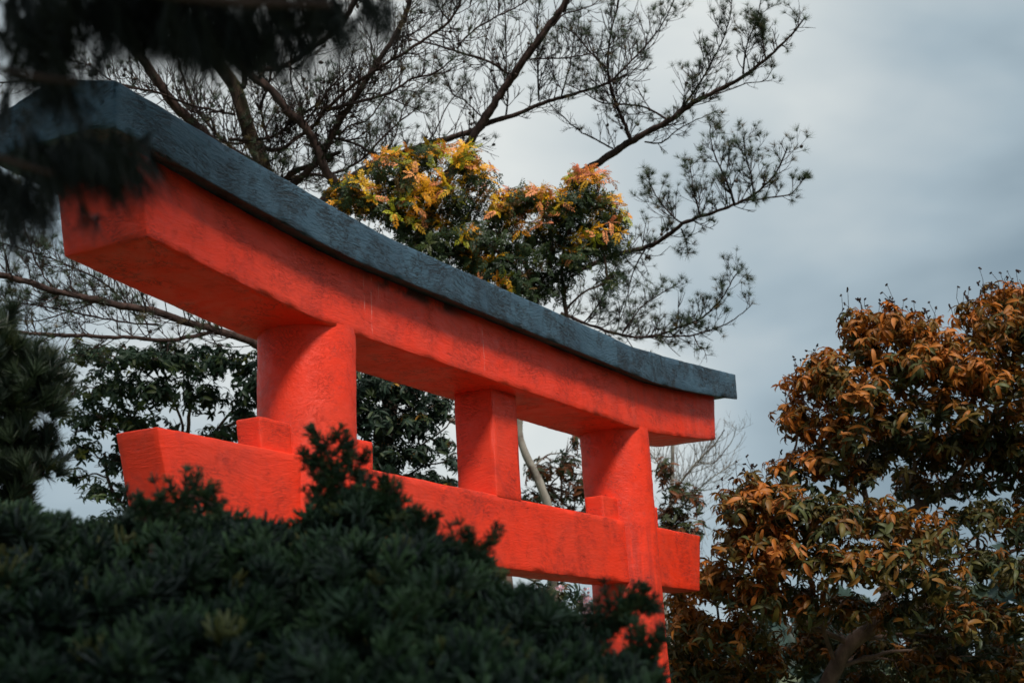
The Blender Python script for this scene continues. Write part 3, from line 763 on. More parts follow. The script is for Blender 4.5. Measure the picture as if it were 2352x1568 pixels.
def W(p): return (*p, 0.0)
def skeleton(tree, trunk_ctrl, w0, w1, mat, clumps, limbs=(), nsub=5, twr=0.006, mat_tw=None, fork_lo=0.35):
    """trunk, traced limbs, and a bough from the nearest wood into every clump with sprigs at its end"""
    tb = Tubes(); C = np.array([P(*c) if len(c) == 3 else c[:3] for c in trunk_ctrl]); pth = smooth_path(C, 0.1)
    dm = trunk_ctrl[-1][2] if len(trunk_ctrl[-1]) == 3 else 14.0
    k = dm / F / 2
    tb.add(pth, np.linspace(w0 * k, w1 * k, len(pth)), 12, 0.05)
    link('trunk', tb.mesh('trunk'), mat, tree)
    wood = [pth[int(len(pth) * fork_lo):]]
    for (ctrl, a, b_) in limbs:
        t = Tubes(); q = smooth_path(np.array([P(*c) for c in ctrl]), 0.08); q = q + rng.standard_normal(q.shape) * 0.006
        t.add(q, np.linspace(a * k, b_ * k, len(q)), 8, 0.05); wood.append(q)
        link('branch', t.mesh('branch'), mat, tree)
    WD = np.concatenate(wood); t = Tubes(); sp = Tubes()
    for (px, py, rx, ry, d, dr, wgt) in clumps:
        c = P(px, py, d); i = np.argmin(np.linalg.norm(WD - c, axis=1) * rng.uniform(.75, 1.35, len(WD)) + np.clip(WD[:, 2] - c[2], 0, 9) * 1.5)
        s = WD[i]; L = np.linalg.norm(c - s)
        if L < 0.05: continue
        mid = (s + c) / 2 + UP * L * 0.12 + rng.standard_normal(3) * 0.06 * L
        q = smooth_path(np.array([s, mid, c]), 0.06); q[1:-1] += rng.standard_normal((len(q) - 2, 3)) * 0.006
        t.add(q, np.linspace(min(0.022, 0.009 + 0.010 * L), 0.006, len(q)), 5)
        R_ = max(rx * d / F, ry * d / F)
        for _ in range(int(nsub * (1 + R_ * 4))):
            u = norm(rng.standard_normal(3) + UP * 0.3); e_ = c + u[0] * CR * rx * d / F * .95 + u[1] * CF * dr * .9 + u[2] * CU * ry * d / F * .95
            b0 = q[int(rng.uniform(0.6, 1) * (len(q) - 1))]
            qq = smooth_path(np.array([b0, (b0 + e_) / 2 + rng.standard_normal(3) * 0.05 * R_, e_]), 0.06)
            sp.add(qq, np.linspace(twr, twr * .4, len(qq)), 4)
    m = t.mesh('boughs')
    if m: link('boughs', m, mat, tree, 'stuff')
    m = sp.mesh('twigs')
    if m: link('twigs', m, mat_tw or mat, tree, 'stuff')

def pick(n, cols, wts):
    i = rng.choice(len(cols), n, p=np.array(wts) / sum(wts))
    return np.array(cols)[i] * rng.uniform(0.8, 1.22, (n, 1))
def foliage(tree, name, tmpls, pos, nrm_, scale, cols, upw, mat=None, n_parts=0, kinds=None, part_name='leaf', part_tmpls=None):
    """most of the crown is one part of stuff; the largest-looking sprigs nearest the eye are leaves of their own"""
    z = norm(nrm_ + UP * upw + rng.standard_normal(pos.shape) * 0.35)
    R = frames(z); k = len(tmpls); parts = []
    for i in range(k):
        sel = np.arange(len(pos)) % k == i
        if not sel.any(): continue
        V, fs, tn = tmpls[i]; n_ = sel.sum(); m_ = len(V)
        W = np.einsum('nij,mj->nmi', R[sel], V) * scale[sel][:, None, None] + pos[sel][:, None]
        fs2 = [(f[None] + (np.arange(n_) * m_)[:, None, None]).reshape(-1, f.shape[1]) for f in fs]
        parts.append((W.reshape(-1, 3), fs2, (cols[sel][:, None, :] * tn[None]).reshape(-1, 3)))
    V, fs, T = join_t(parts)
    link(name, mesh_np(name, V, fs, False, T), mat or M_leaf, tree, 'stuff')
def single_leaves(tree, name, tmpl_list, colors, pos, nrm_, scale, upw, n, mat=None, idx_by=None):
    """n separate leaves on the side of the crown that faces the path, meshes shared between alike ones"""
    meshes = []
    for t in tmpl_list:
        for c in colors:
            V, fs, tn = t
            meshes.append(mesh_np(name, V, [f for f in fs], False, np.array(c) * tn))
            meshes[-1].materials.append(mat or M_leaf)
    dist = (pos - CP) @ CF; v = pos - CP
    u = (v @ CR) / dist * F + 1176; w_ = 784 - (v @ CU) / dist * F
    vis = (u > -10) & (u < 2360) & (w_ > -10) & (w_ < 1575)
    score = dist + (nrm_ @ CF) * 1.0 + rng.uniform(0, .3, len(pos)) + np.where(vis, 0, 100)
    o = np.argsort(score)[:n]
    for j in o:
        z = norm(nrm_[j] * 0.7 + UP * upw - CF * 0.5 + rng.standard_normal(3) * .3)
        Rm = frames(z[None])[0]
        ob = bpy.data.objects.new(name, meshes[rng.integers(len(meshes))]); COL.objects.link(ob)
        ob.parent = tree
        Mx = Matrix([[*(Rm[a] * scale[j]), pos[j][a] - CF[a] * 0.05 - tree.location[a]] for a in range(3)] + [[0, 0, 0, 1]])
        ob.matrix_parent_inverse = Matrix.Identity(4); ob.matrix_local = Mx

# ---- orange tipped tree just behind the gate
gt = P(1165, 784, 13.2); gt[2] = 0
tr = empty('ornamental_tree', gt, 'green leaved tree with bright orange and yellow new growth just above the slate cap beam', 'tree')
cl = [(1175, 462, 50, 38, 13.2, .3, .7), (1255, 468, 50, 36, 13.2, .3, .9), (1100, 405, 50, 36, 13.1, .3, .8), (800, 440, 58, 36, 12.6, .25, 1), (850, 470, 80, 55, 12.8, .35, 1), (900, 385, 62, 42, 12.8, .3, 1), (985, 360, 60, 34, 13.0, .3, 1),
      (960, 430, 85, 55, 12.9, .4, 1), (1065, 372, 44, 46, 13.0, .3, .9), (930, 500, 80, 60, 12.9, .4, 1), (1040, 470, 70, 55, 13.0, .4, .9),
      (1000, 560, 85, 70, 13.0, .4, 1), (1090, 560, 85, 75, 13.1, .4, 1), (1110, 440, 36, 44, 13.2, .25, .55), (1140, 500, 60, 60, 13.2, .35, .8),
      (1130, 620, 100, 60, 13.1, .4, 1.1), (1220, 560, 75, 75, 13.2, .4, 1), (1205, 455, 46, 40, 13.1, .3, .8), (1205, 660, 60, 50, 13.1, .35, 1.0),
      (1290, 500, 60, 60, 13.2, .35, .8), (1345, 425, 58, 42, 13.2, .3, 1), (1320, 470, 60, 45, 13.1, .3, .9), (1395, 480, 50, 50, 13.3, .3, .9),
      (1380, 550, 70, 55, 13.3, .35, .95), (1310, 590, 70, 55, 13.2, .35, 1), (1420, 520, 34, 34, 13.4, .25, .5), (1300, 655, 30, 50, 13.2, .25, .5),
      (1405, 645, 24, 44, 13.2, .2, .8), (1260, 640, 50, 60, 13.2, .3, .7), (780, 470, 40, 25, 12.6, .2, .7)]
skeleton(tr, [W(gt), W(P(1165, 1300, 13.2)), W(P(1160, 1050, 13.2)), W(P(1175, 880, 13.2)), (1222, 740, 13.2), (1232, 690, 13.2), (1225, 660, 13.2), (1205, 600, 13.1)], 24, 12, M_bark_brown, cl,
         [([(1175, 880, 13.2), (1290, 760, 13.2), (1297, 700, 13.2), (1290, 640, 13.2), (1295, 560, 13.2), (1330, 470, 13.2)], 14, 5),
          ([(1232, 690, 13.2), (1215, 650, 13.1), (1190, 620, 13.1), (1120, 560, 13.0)], 9, 5),
          ([(1233, 670, 13.2), (1250, 640, 13.2), (1265, 610, 13.2), (1270, 540, 13.2)], 8, 4),
          ([(1300, 715, 13.2), (1320, 690, 13.2), (1350, 665, 13.2), (1390, 650, 13.2), (1405, 635, 13.2)], 6, 3),
          ([(1230, 690, 13.2), (1150, 640, 13.1), (1020, 570, 13.0), (900, 480, 12.9), (820, 440, 12.7)], 10, 4)], 4, 0.005)
TC = [comp_rosette(6, s, -0.45, L=1.0, pairs=5, lw=0.13, ll=0.36) for s in (1, 2, 3, 4)]
pos, nr = sample_clumps(cl, 540, 0.45)
n = len(pos); v = pos - CP; dz = (v @ CF); px_ = (v @ CR) / dz * F + 1176; py_ = 784 - (v @ CU) / dz * F
# new growth sits on the shoots that reach the light: upper side of a clump, most of all on the left crown
ridge_y = np.interp(px_, [740, 850, 980, 1070, 1150, 1250, 1340, 1400, 1450], [430, 380, 330, 340, 440, 470, 385, 440, 520])
h = (py_ - ridge_y)
young = np.clip(0.98 - h / np.where(px_ < 1120, 330, 190), 0.0, 1) * np.clip((nr[:, 2] + 0.75), 0.1, 1)
patch = np.array([noise.noise(Vector(p) * 3.2) + .9 * noise.noise(Vector(p) * 8.0) for p in pos])
yy = (young + patch * 0.75 + rng.normal(0, .12, n)) > 0.50
pk = yy & (young + patch * 0.5 + rng.normal(0, .12, n) > 1.12)
C = np.where(yy[:, None], pick(n, [(0.78, 0.38, 0.012), (0.70, 0.42, 0.015), (0.80, 0.30, 0.02), (0.30, 0.30, 0.015)], [4, 3.5, 1.6, 3.2]),
             pick(n, [(0.022, 0.040, 0.018), (0.032, 0.055, 0.020), (0.075, 0.095, 0.022), (0.10, 0.06, 0.02)], [4, 4, 1.3, .5]))
C = np.where(pk[:, None], pick(n, [(0.85, 0.30, 0.16), (0.85, 0.36, 0.12)], [1, 1]), C)
foliage(tr, 'leaves', TC, pos, nr, rng.uniform(0.062, 0.105, n), C, 0.8)
single_leaves(tr, 'leaf', [compound(seed=s, L=1.0, pairs=5, lw=0.13, ll=0.36) for s in (11, 12)], [(0.72, 0.30, 0.02), (0.6, 0.33, 0.03), (0.8, 0.3, 0.12)],
              pos[yy], nr[yy], np.full(yy.sum(), .11), 0.6, 140)
single_leaves(tr, 'leaf', [compound(seed=s, L=1.0, pairs=5, lw=0.13, ll=0.36) for s in (13, 14)], [(0.03, 0.05, 0.02), (0.04, 0.065, 0.02)],
              pos[~yy], nr[~yy], np.full((~yy).sum(), .11), 0.6, 140)

# ---- rust coloured tree on the right
rt = P(1935, 784, 12.0); rt[2] = 0
tr = empty('rust_leaved_tree', rt, 'big tree with drooping rust orange and olive leaves filling the right side', 'tree')
cr_ = [(2130, 1010, 90, 50, 12.2, .5, .5), (2040, 1040, 60, 50, 12.1, .4, .5), (2330, 1010, 70, 60, 12.3, .5, .8), (2220, 970, 70, 50, 12.2, .4, .7), (1760, 1200, 70, 50, 11.6, .4, .8), (1965, 745, 48, 44, 12.0, .3, .9), (2040, 745, 70, 48, 12.0, .4, 1), (2120, 775, 85, 60, 12.0, .45, 1), (1985, 800, 60, 55, 12.0, .4, 1), (2080, 840, 95, 60, 11.8, .45, 1),
       (1900, 850, 60, 55, 11.9, .4, 1), (1850, 880, 60, 50, 12.0, .4, .9), (1960, 900, 95, 65, 11.7, .45, 1), (1830, 960, 68, 55, 12.0, .4, .9), (2180, 830, 90, 70, 11.9, .5, 1),
       (2260, 740, 75, 70, 12.0, .5, 1), (2310, 690, 60, 50, 12.1, .4, 1), (2340, 780, 70, 80, 12.0, .5, 1), (2270, 870, 90, 70, 11.9, .5, 1), (2400, 700, 90, 80, 12.3, .5, 1), (2420, 860, 90, 100, 12.2, .6, .9),
       (1930, 990, 95, 70, 11.8, .45, .95), (2050, 960, 85, 60, 11.8, .45, .9), (2170, 930, 90, 55, 11.9, .5, .8), (2330, 950, 70, 60, 12.1, .5, .6), (1870, 1050, 80, 50, 11.9, .4, .8),
       (1960, 1090, 70, 50, 11.9, .4, .6), (2230, 1030, 60, 40, 12.3, .4, .35), (2300, 1070, 70, 60, 12.4, .5, .5), (2400, 1100, 90, 120, 12.4, .6, .8), (1810, 1080, 50, 40, 11.9, .35, .7),
       (1740, 1120, 62, 44, 11.6, .4, 1), (1690, 1160, 62, 48, 11.5, .4, .9), (1800, 1160, 90, 60, 11.4, .45, 1), (1900, 1180, 95, 60, 11.4, .45, .9), (1690, 1250, 62, 66, 11.5, .4, 1), (1790, 1260, 90, 70, 11.3, .45, 1.1),
       (1900, 1280, 95, 65, 11.2, .45, 1), (2010, 1190, 85, 60, 11.5, .45, .8), (2020, 1290, 95, 70, 11.2, .45, 1), (2130, 1230, 90, 60, 11.5, .5, .8), (2140, 1330, 95, 60, 11.4, .5, .9), (2250, 1180, 80, 50, 11.9, .5, .6),
       (2260, 1290, 90, 60, 11.8, .5, .7), (2340, 1200, 70, 60, 12.0, .5, .6), (2370, 1330, 80, 80, 12.0, .5, .7), (1600, 1330, 50, 50, 12.0, .35, .8), (1650, 1340, 70, 60, 11.7, .4, .9), (1740, 1360, 80, 60, 11.5, .45, .9),
       (1600, 1440, 60, 55, 12.0, .4, .9), (1690, 1450, 70, 50, 11.8, .4, .6), (1840, 1380, 80, 45, 11.5, .4, .7), (1950, 1400, 70, 40, 11.6, .4, .5), (2060, 1410, 70, 45, 11.5, .4, .6), (2190, 1420, 80, 50, 11.7, .45, .7),
       (2300, 1420, 80, 50, 12.0, .45, .7), (1560, 1530, 60, 60, 12.3, .4, .7), (1640, 1540, 70, 60, 12.2, .4, .6), (1760, 1520, 70, 60, 12.4, .4, .55), (1860, 1500, 70, 50, 12.5, .4, .5), (1580, 1260, 30, 40, 12.2, .3, .6),
       (2110, 1530, 80, 60, 12.2, .4, .6), (2220, 1530, 80, 60, 12.2, .4, .7), (2330, 1540, 80, 60, 12.4, .4, .6), (2500, 960, 120, 200, 12.6, .8, .6), (2500, 1300, 120, 200, 12.6, .8, .6)]
cr_ = [(a, b_, c, d_, e_, f, g_ * (1.7 if b_ > 1340 else 1.0)) for a, b_, c, d_, e_, f, g_ in cr_]
cr_ += [(2060, 1010, 60, 50, 12.3, .4, 1.0), (2150, 1040, 70, 50, 12.4, .4, 1.0), (2230, 1010, 60, 50, 12.4, .4, 1.0), (2100, 1120, 60, 40, 12.4, .4, .7), (2200, 1110, 70, 40, 12.4, .4, .7), (2290, 1030, 50, 50, 12.4, .4, .8), (1980, 1060, 60, 50, 12.2, .4, .8), (1570, 1320, 34, 50, 12.4, .4, 1.0), (1565, 1400, 40, 50, 12.5, .4, 1.1), (1575, 1480, 50, 50, 12.6, .4, 1.1), (1990, 1480, 80, 50, 12.6, .5, 1.0), (2120, 1480, 90, 50, 12.7, .5, 1.0), (2280, 1490, 90, 50, 12.8, .5, 1.0), (1880, 1450, 70, 50, 12.6, .4, .8), (1740, 1450, 60, 40, 12.4, .4, .8),
        (1700, 1560, 90, 40, 12.6, .4, 1.0), (1990, 1560, 90, 40, 12.8, .4, 1.0), (2150, 1400, 90, 40, 12.6, .4, .9), (2080, 1100, 50, 40, 12.7, .4, .5)]
skeleton(tr, [W(rt), W(P(1850, 1900, 12.0)), (1880, 1640, 12.0), (1920, 1530, 12.0), (1960, 1470, 12.0), (2010, 1440, 12.0)], 46, 34, M_bark_brown, cr_,
         [([(1985, 1450, 12.0), (2040, 1350, 12.1), (2060, 1250, 12.1), (2120, 1160, 12.2), (2190, 1100, 12.2), (2250, 1020, 12.2)], 24, 9),
          ([(2010, 1440, 12.0), (2050, 1300, 12.1), (2000, 1180, 12.0), (1980, 1090, 12.0), (2000, 1010, 11.9), (2020, 900, 11.9)], 20, 7),
          ([(2120, 1160, 12.2), (2080, 1120, 12.2), (2100, 1060, 12.2), (2060, 1000, 12.1)], 11, 6),
          ([(2050, 1190, 12.1), (2150, 1140, 12.2), (2240, 1120, 12.3), (2360, 1090, 12.4)], 13, 8),
          ([(1960, 1480, 12.0), (1840, 1420, 11.9), (1760, 1330, 11.7), (1720, 1230, 11.6)], 14, 6),
          ([(2190, 1100, 12.2), (2280, 970, 12.2), (2330, 880, 12.2), (2350, 760, 12.2)], 13, 6),
          ([(1690, 1568, 12.2), (1680, 1510, 12.2), (1650, 1420, 12.2), (1640, 1350, 12.2)], 9, 5),
          ([(1920, 1530, 12.0), (1850, 1300, 11.8), (1810, 1150, 11.8), (1830, 1000, 11.9)], 12, 5),
          ([(2010, 1440, 12.0), (2150, 1380, 11.9), (2260, 1300, 11.9), (2360, 1250, 12.0)], 12, 6)], 3, 0.006)
TR = [rosette(7, 1.0, 0.28, 1.35, 0.15, 0.3, s, n=3) for s in (21, 22, 23, 24, 25)]
pos, nr = sample_clumps(cr_, 600, 0.42)
n = len(pos); v = pos - CP; dz = (v @ CF); px_ = (v @ CR) / dz * F + 1176; py_ = 784 - (v @ CU) / dz * F
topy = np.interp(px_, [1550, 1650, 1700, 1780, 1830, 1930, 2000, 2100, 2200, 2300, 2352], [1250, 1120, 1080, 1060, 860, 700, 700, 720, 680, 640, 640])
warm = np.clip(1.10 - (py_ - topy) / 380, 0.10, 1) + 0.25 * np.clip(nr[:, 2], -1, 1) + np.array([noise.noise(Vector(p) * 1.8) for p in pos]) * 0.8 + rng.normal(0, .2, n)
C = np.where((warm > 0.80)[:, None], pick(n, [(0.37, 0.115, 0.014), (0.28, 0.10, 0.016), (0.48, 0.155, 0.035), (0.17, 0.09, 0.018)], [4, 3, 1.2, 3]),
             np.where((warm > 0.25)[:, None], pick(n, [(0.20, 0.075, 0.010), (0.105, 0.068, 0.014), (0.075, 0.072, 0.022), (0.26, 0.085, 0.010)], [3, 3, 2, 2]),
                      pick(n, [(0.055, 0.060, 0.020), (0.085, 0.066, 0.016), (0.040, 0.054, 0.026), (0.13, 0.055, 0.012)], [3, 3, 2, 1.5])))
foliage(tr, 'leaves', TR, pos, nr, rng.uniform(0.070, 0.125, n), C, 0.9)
hi = warm > 0.6
for sel, cc, k in ((hi, [(0.42, 0.14, 0.02), (0.34, 0.12, 0.02), (0.52, 0.19, 0.05)], 110), (~hi, [(0.13, 0.10, 0.02), (0.085, 0.095, 0.032), (0.22, 0.10, 0.018)], 180)):
    single_leaves(tr, 'leaf', [blade(1, .26, 1.3, 5, .3), blade(1, .30, 1.0, 5, .25, .3)], cc, pos[sel], nr[sel], rng.uniform(.10, .145, sel.sum()), .8, k)
# seed stalks standing on the top shoots
top = (py_ < topy + 55) & (nr[:, 2] > 0.2); sel = np.nonzero(top)[0]; rng.shuffle(sel)
ts_ = Tubes(); sp_, sz_ = [], []
for j in sel[:150]:
    L_ = rng.uniform(0.06, 0.16); q = np.array([pos[j], pos[j] + UP * L_ * .5 + rng.standard_normal(3) * .01, pos[j] + UP * L_ + rng.standard_normal(3) * .02])
    ts_.add(q, [0.003, 0.0025, 0.002], 3)
    for k in range(rng.integers(1, 4)): ts_.add(np.array([q[-1], q[-1] + rng.standard_normal(3) * .012 + np.array([0, 0, .001])]) , [0.008, 0.006], 5)
link('seed_stalks', ts_.mesh('seed_stalks'), M_twig, tr, 'stuff')

# ---- dark broadleaf tree behind the near pillar
gt = P(300, 784, 16.5); gt[2] = 0
tr = empty('broadleaf_tree', gt, 'dark green broadleaf tree with airy gaps behind the near pillar and tie beam end', 'tree')
ck = [(200, 810, 70, 36, 16, .4, .7), (300, 820, 90, 45, 16, .5, .9), (400, 825, 90, 48, 16, .5, 1), (500, 830, 90, 50, 16, .5, 1), (590, 880, 70, 70, 16, .5, 1), (250, 890, 90, 50, 16.2, .5, .9), (360, 900, 90, 50, 16.1, .5, 1),
      (470, 910, 60, 50, 16.1, .5, .8), (200, 960, 70, 50, 16.3, .5, .6), (300, 970, 80, 50, 16.3, .5, .8), (560, 960, 60, 60, 16.2, .5, .9), (400, 990, 40, 30, 16.3, .4, .4), (190, 1030, 50, 44, 16.4, .4, .6), (270, 1060, 60, 44, 16.4, .4, .5),
      (230, 1130, 60, 40, 16.4, .4, .5), (170, 1100, 36, 36, 16.4, .3, .45), (300, 1140, 60, 40, 16.4, .4, .4), (500, 1000, 60, 30, 16.4, .4, .7), (640, 830, 60, 60, 16, .5, .8), (700, 950, 90, 90, 16, .5, .6), (280, 1200, 90, 40, 16.4, .4, .6),
      (350, 1080, 80, 80, 16.8, .5, .5), (500, 1100, 120, 90, 16.8, .5, .6)]
skeleton(tr, [W(gt), W(P(340, 1500, 16.5)), (330, 1250, 16.5), (255, 1120, 16.5), (240, 1040, 16.4)], 20, 7, M_bark_brown, ck,
         [([(335, 1300, 16.5), (420, 1100, 16.4), (431, 990, 16.4), (436, 920, 16.3), (430, 850, 16.2)], 14, 6), ([(425, 1080, 16.4), (415, 960, 16.4), (380, 900, 16.3), (330, 850, 16.2)], 8, 4),
          ([(430, 1080, 16.4), (520, 960, 16.3), (560, 900, 16.2)], 9, 5), ([(280, 1160, 16.5), (310, 1060, 16.4), (300, 960, 16.4)], 7, 4)], 5, 0.006)
TG = [rosette(6, 1.0, 0.34, 0.9, 0.35, 0.25, s, n=3) for s in (31, 32, 33)]
pos, nr = sample_clumps(ck, 560, 0.25); n = len(pos)
C = pick(n, [(0.020, 0.040, 0.022), (0.032, 0.058, 0.030), (0.052, 0.078, 0.024), (0.10, 0.11, 0.018)], [4, 4, 1.6, .5])
foliage(tr, 'leaves', TG, pos, nr, rng.uniform(0.07, 0.11, n), C, 0.9)
single_leaves(tr, 'leaf', [blade(1, .34, .8, 4, .25)], [(0.03, 0.052, 0.028), (0.05, 0.068, 0.022)], pos, nr, np.full(n, .105), .7, 120)

# ---- green tree seen through the opening left of the strut
gt = P(960, 784, 15.0); gt[2] = 0
tr = empty('broadleaf_tree', gt, 'dark green tree with slender leaves seen through the opening between near pillar and strut', 'tree')
cm = [(850, 880, 60, 50, 15, .5, 1.2), (930, 890, 70, 50, 15, .5, 1.2), (1010, 930, 50, 40, 15.1, .4, .7), (870, 960, 70, 60, 15, .5, 1.2), (950, 970, 70, 50, 15, .5, 1.1), (880, 1040, 60, 50, 14.9, .5, 1.2), (960, 1040, 50, 36, 14.9, .4, .9), (1020, 1020, 36, 30, 15, .3, .6),
      (800, 930, 70, 90, 15.1, .5, .9), (1040, 1060, 22, 26, 15, .3, .5), (1030, 1110, 40, 14, 14.8, .3, .8), (960, 1100, 60, 24, 14.8, .4, .9), (900, 1110, 70, 40, 14.9, .4, .9), (740, 1040, 60, 80, 15, .5, .6), (1060, 860, 60, 50, 15.3, .4, .6), (1080, 980, 30, 60, 15.3, .3, .4)]
skeleton(tr, [W(gt), W(P(960, 1500, 15.0)), (930, 1250, 15.2), (905, 1100, 15.2), (900, 1000, 15.1)], 18, 8, M_bark_brown, cm,
         [([(905, 1080, 15.2), (860, 1010, 15.0), (880, 950, 15.0), (960, 920, 15.0), (1040, 915, 15.0)], 5, 3), ([(900, 1060, 15.1), (1000, 1000, 15.1), (1045, 960, 15.1)], 6, 3)], 4, 0.005)
TM = [rosette(7, 1.0, 0.24, 0.8, 0.3, 0.2, s, n=3) for s in (41, 42, 43)]
pos, nr = sample_clumps(cm, 760, 0.3); n = len(pos)
C = pick(n, [(0.016, 0.031, 0.022), (0.025, 0.045, 0.028), (0.040, 0.06, 0.022), (0.30, 0.15, 0.02)], [4, 4, 1.2, .12])
foliage(tr, 'leaves', TM, pos, nr, rng.uniform(0.075, 0.115, n), C, 0.7)
single_leaves(tr, 'leaf', [blade(1, .26, .8, 4, .25)], [(0.035, 0.06, 0.04), (0.06, 0.085, 0.04)], pos, nr, np.full(n, .115), .7, 80)

# ---- pale trunked tree leaning behind the strut
gt = P(1300, 784, 17.0); gt[2] = 0
tr = empty('pale_trunked_tree', gt, 'leaning tree with a smooth pale grey patchy trunk seen between strut and far pillar', 'tree')
cw = [(1010, 900, 50, 30, 17, .4, .4), (1050, 800, 80, 50, 17, .5, .5), (1200, 860, 90, 50, 17, .5, .3), (1290, 1040, 22, 16, 17.2, .2, .3)]
skeleton(tr, [W(gt), W(P(1290, 1500, 17.0)), (1262, 1250, 17), (1262, 1180, 17), (1240, 1110, 17), (1208, 1045, 17), (1192, 990, 17), (1200, 940, 17), (1230, 880, 17.1)], 38, 14, M_bark_pale, cw,
         [([(1192, 990, 17), (1168, 985, 17), (1060, 975, 17), (1020, 945, 17), (990, 900, 17)], 15, 9), ([(1160, 1075, 17.2), (1192, 1000, 17.1), (1188, 950, 17.0)], 8, 4),
          ([(1180, 1310, 17.0), (1240, 1330, 17.0), (1262, 1300, 17.0)], 16, 9)], 3, .005)
pos, nr = sample_clumps(cw, 200, 0.4); n = len(pos)
foliage(tr, 'leaves', TM, pos, nr, rng.uniform(0.08, 0.12, n), pick(n, [(0.03, 0.05, 0.03), (0.05, 0.07, 0.035)], [1, 1]), 0.7)

# ---- small red brown tree behind the far pillar
gt = P(1440, 784, 19.0); gt[2] = 0
tr = empty('red_brown_tree', gt, 'small tree with red brown and dark green leaves behind the far pillar', 'tree')
cs = [(1240, 1080, 46, 34, 19, .4, .8), (1300, 1070, 40, 34, 19, .4, .9), (1330, 1120, 50, 40, 19, .4, .9), (1260, 1140, 60, 34, 19, .4, .8), (1320, 1010, 16, 26, 19, .2, .7), (1400, 1090, 90, 70, 19.2, .4, .6), (1525, 1080, 30, 40, 18.8, .3, .8),
      (1560, 1130, 44, 30, 18.8, .3, .9), (1540, 1180, 50, 34, 18.8, .3, 1), (1600, 1150, 24, 36, 18.8, .3, .6), (1530, 1230, 50, 40, 18.8, .3, 1), (1210, 1150, 34, 40, 19.1, .3, .6), (1580, 1220, 50, 40, 18.6, .3, .9), (1300, 1180, 70, 30, 19.1, .3, .8)]
skeleton(tr, [W(gt), W(P(1440, 1600, 19)), (1440, 1350, 19), (1420, 1200, 19), (1410, 1100, 19)], 14, 6, M_bark_brown, cs,
         [([(1430, 1250, 19), (1340, 1190, 19), (1290, 1150, 19), (1230, 1090, 19)], 7, 3), ([(1430, 1250, 19), (1500, 1200, 18.9), (1560, 1140, 18.8)], 7, 3)], 4, .006)
TB = [rosette(6, 1.0, 0.32, 0.6, 0.0, 0.2, s, n=3) for s in (51, 52)]
pos, nr = sample_clumps(cs, 600, 0.35); n = len(pos)
foliage(tr, 'leaves', TB, pos, nr, rng.uniform(0.06, 0.10, n), pick(n, [(0.16, 0.055, 0.02), (0.11, 0.05, 0.025), (0.035, 0.05, 0.02), (0.05, 0.06, 0.02)], [3, 2.4, 2.6, 2]), 0.8)
single_leaves(tr, 'leaf', [blade(1, .32, .6, 4, .25)], [(0.18, 0.06, 0.02), (0.05, 0.06, 0.025)], pos, nr, np.full(n, .13), .7, 60)

# ---- leafless tree with pale bark beyond the gate's far end
gt = P(1540, 784, 23.0); gt[2] = 0
tr = empty('bare_tree', gt, 'leafless tree with pale branches rising beyond the far end of the gate', 'tree')
t = Tubes(); q = smooth_path([gt, P(1525, 1400, 23), P(1532, 1260, 23), P(1538, 1190, 23), P(1543, 1120, 23), P(1545, 1030, 23), P(1546, 930, 23)], .1)
t.add(q, np.linspace(0.075, 0.022, len(q)), 10, .04); link('trunk', t.mesh('trunk'), M_bark_pale, tr)
for pts, a, b_ in (([(1541, 1150), (1560, 1110), (1600, 1060), (1640, 1020), (1665, 985)], 7, 2.5), ([(1540, 1180), (1580, 1150), (1620, 1110), (1660, 1080), (1690, 1060)], 4, 2), ([(1543, 1100), (1510, 1060), (1490, 1035), (1470, 1000)], 4, 2),
                   ([(1600, 1060), (1640, 1060), (1680, 1010), (1690, 980)], 3, 1.5), ([(1538, 1200), (1580, 1190), (1610, 1200), (1625, 1240)], 3, 1.5), ([(1536, 1240), (1500, 1190), (1480, 1140)], 4, 2)):
    bb = Branch(tr, M_bark_pale)
    bb.limb(dd(pts, 23, 22.5), a, b_, .9, .42, 0.0)
    o = link('branch', bb.main.mesh('branch'), M_bark_pale, tr); m = bb.tw.mesh('twigs')
    if m: link('twigs', m, M_bark_grey, o, 'stuff')

# ---- pale pink flower racemes of a plant under the far end of the tie beam
gt = P(1330, 784, 14.0); gt[2] = 0
tr = empty('flowering_shrub', gt, 'flowering shrub with hanging pale pink blossom below the tie beam by the far pillar', 'shrub')
cf = [(1290, 1370, 50, 40, 14, .4, .8), (1340, 1400, 50, 50, 14, .4, .9), (1250, 1360, 50, 30, 14.2, .4, .6), (1330, 1480, 70, 60, 14, .4, 1), (1240, 1430, 80, 60, 14.2, .4, 1), (1300, 1600, 120, 80, 14, .5, 1)]
skeleton(tr, [W(gt), W(P(1340, 1600, 14)), (1290, 1450, 14), (1275, 1370, 14), (1272, 1310, 14)], 20, 14, M_bark_grey, cf, [([(1330, 1480, 14), (1310, 1400, 14), (1335, 1350, 14), (1345, 1385, 14)], 5, 2)], 3, .004)
pos, nr = sample_clumps(cf, 170, .3); n = len(pos)
foliage(tr, 'leaves', TM, pos, nr, rng.uniform(.09, .15, n), pick(n, [(0.03, 0.05, 0.03), (0.06, 0.07, 0.03), (0.12, 0.07, 0.03)], [3, 2, 1]), -.4)
fp = [xf(blade(1, .7, .3, 2, .1), rot('z', 2 * math.pi * i / 5) @ rot('y', -.4), 1, (0, 0, 0), (1, 1, 1)) for i in range(5)]
ctr_ = [xf(blade(.4, .5, .2, 2, .1), rot('z', 2 * math.pi * i / 4) @ rot('y', -.8), 1, (0, 0, .1), (1.2, .55, .25)) for i in range(4)]
FV, FF, FT = join_t(fp + ctr_)
fmesh = mesh_np('flower', FV, FF, False, np.array([0.74, 0.55, 0.66]) * FT); fmesh.materials.append(M_petal)
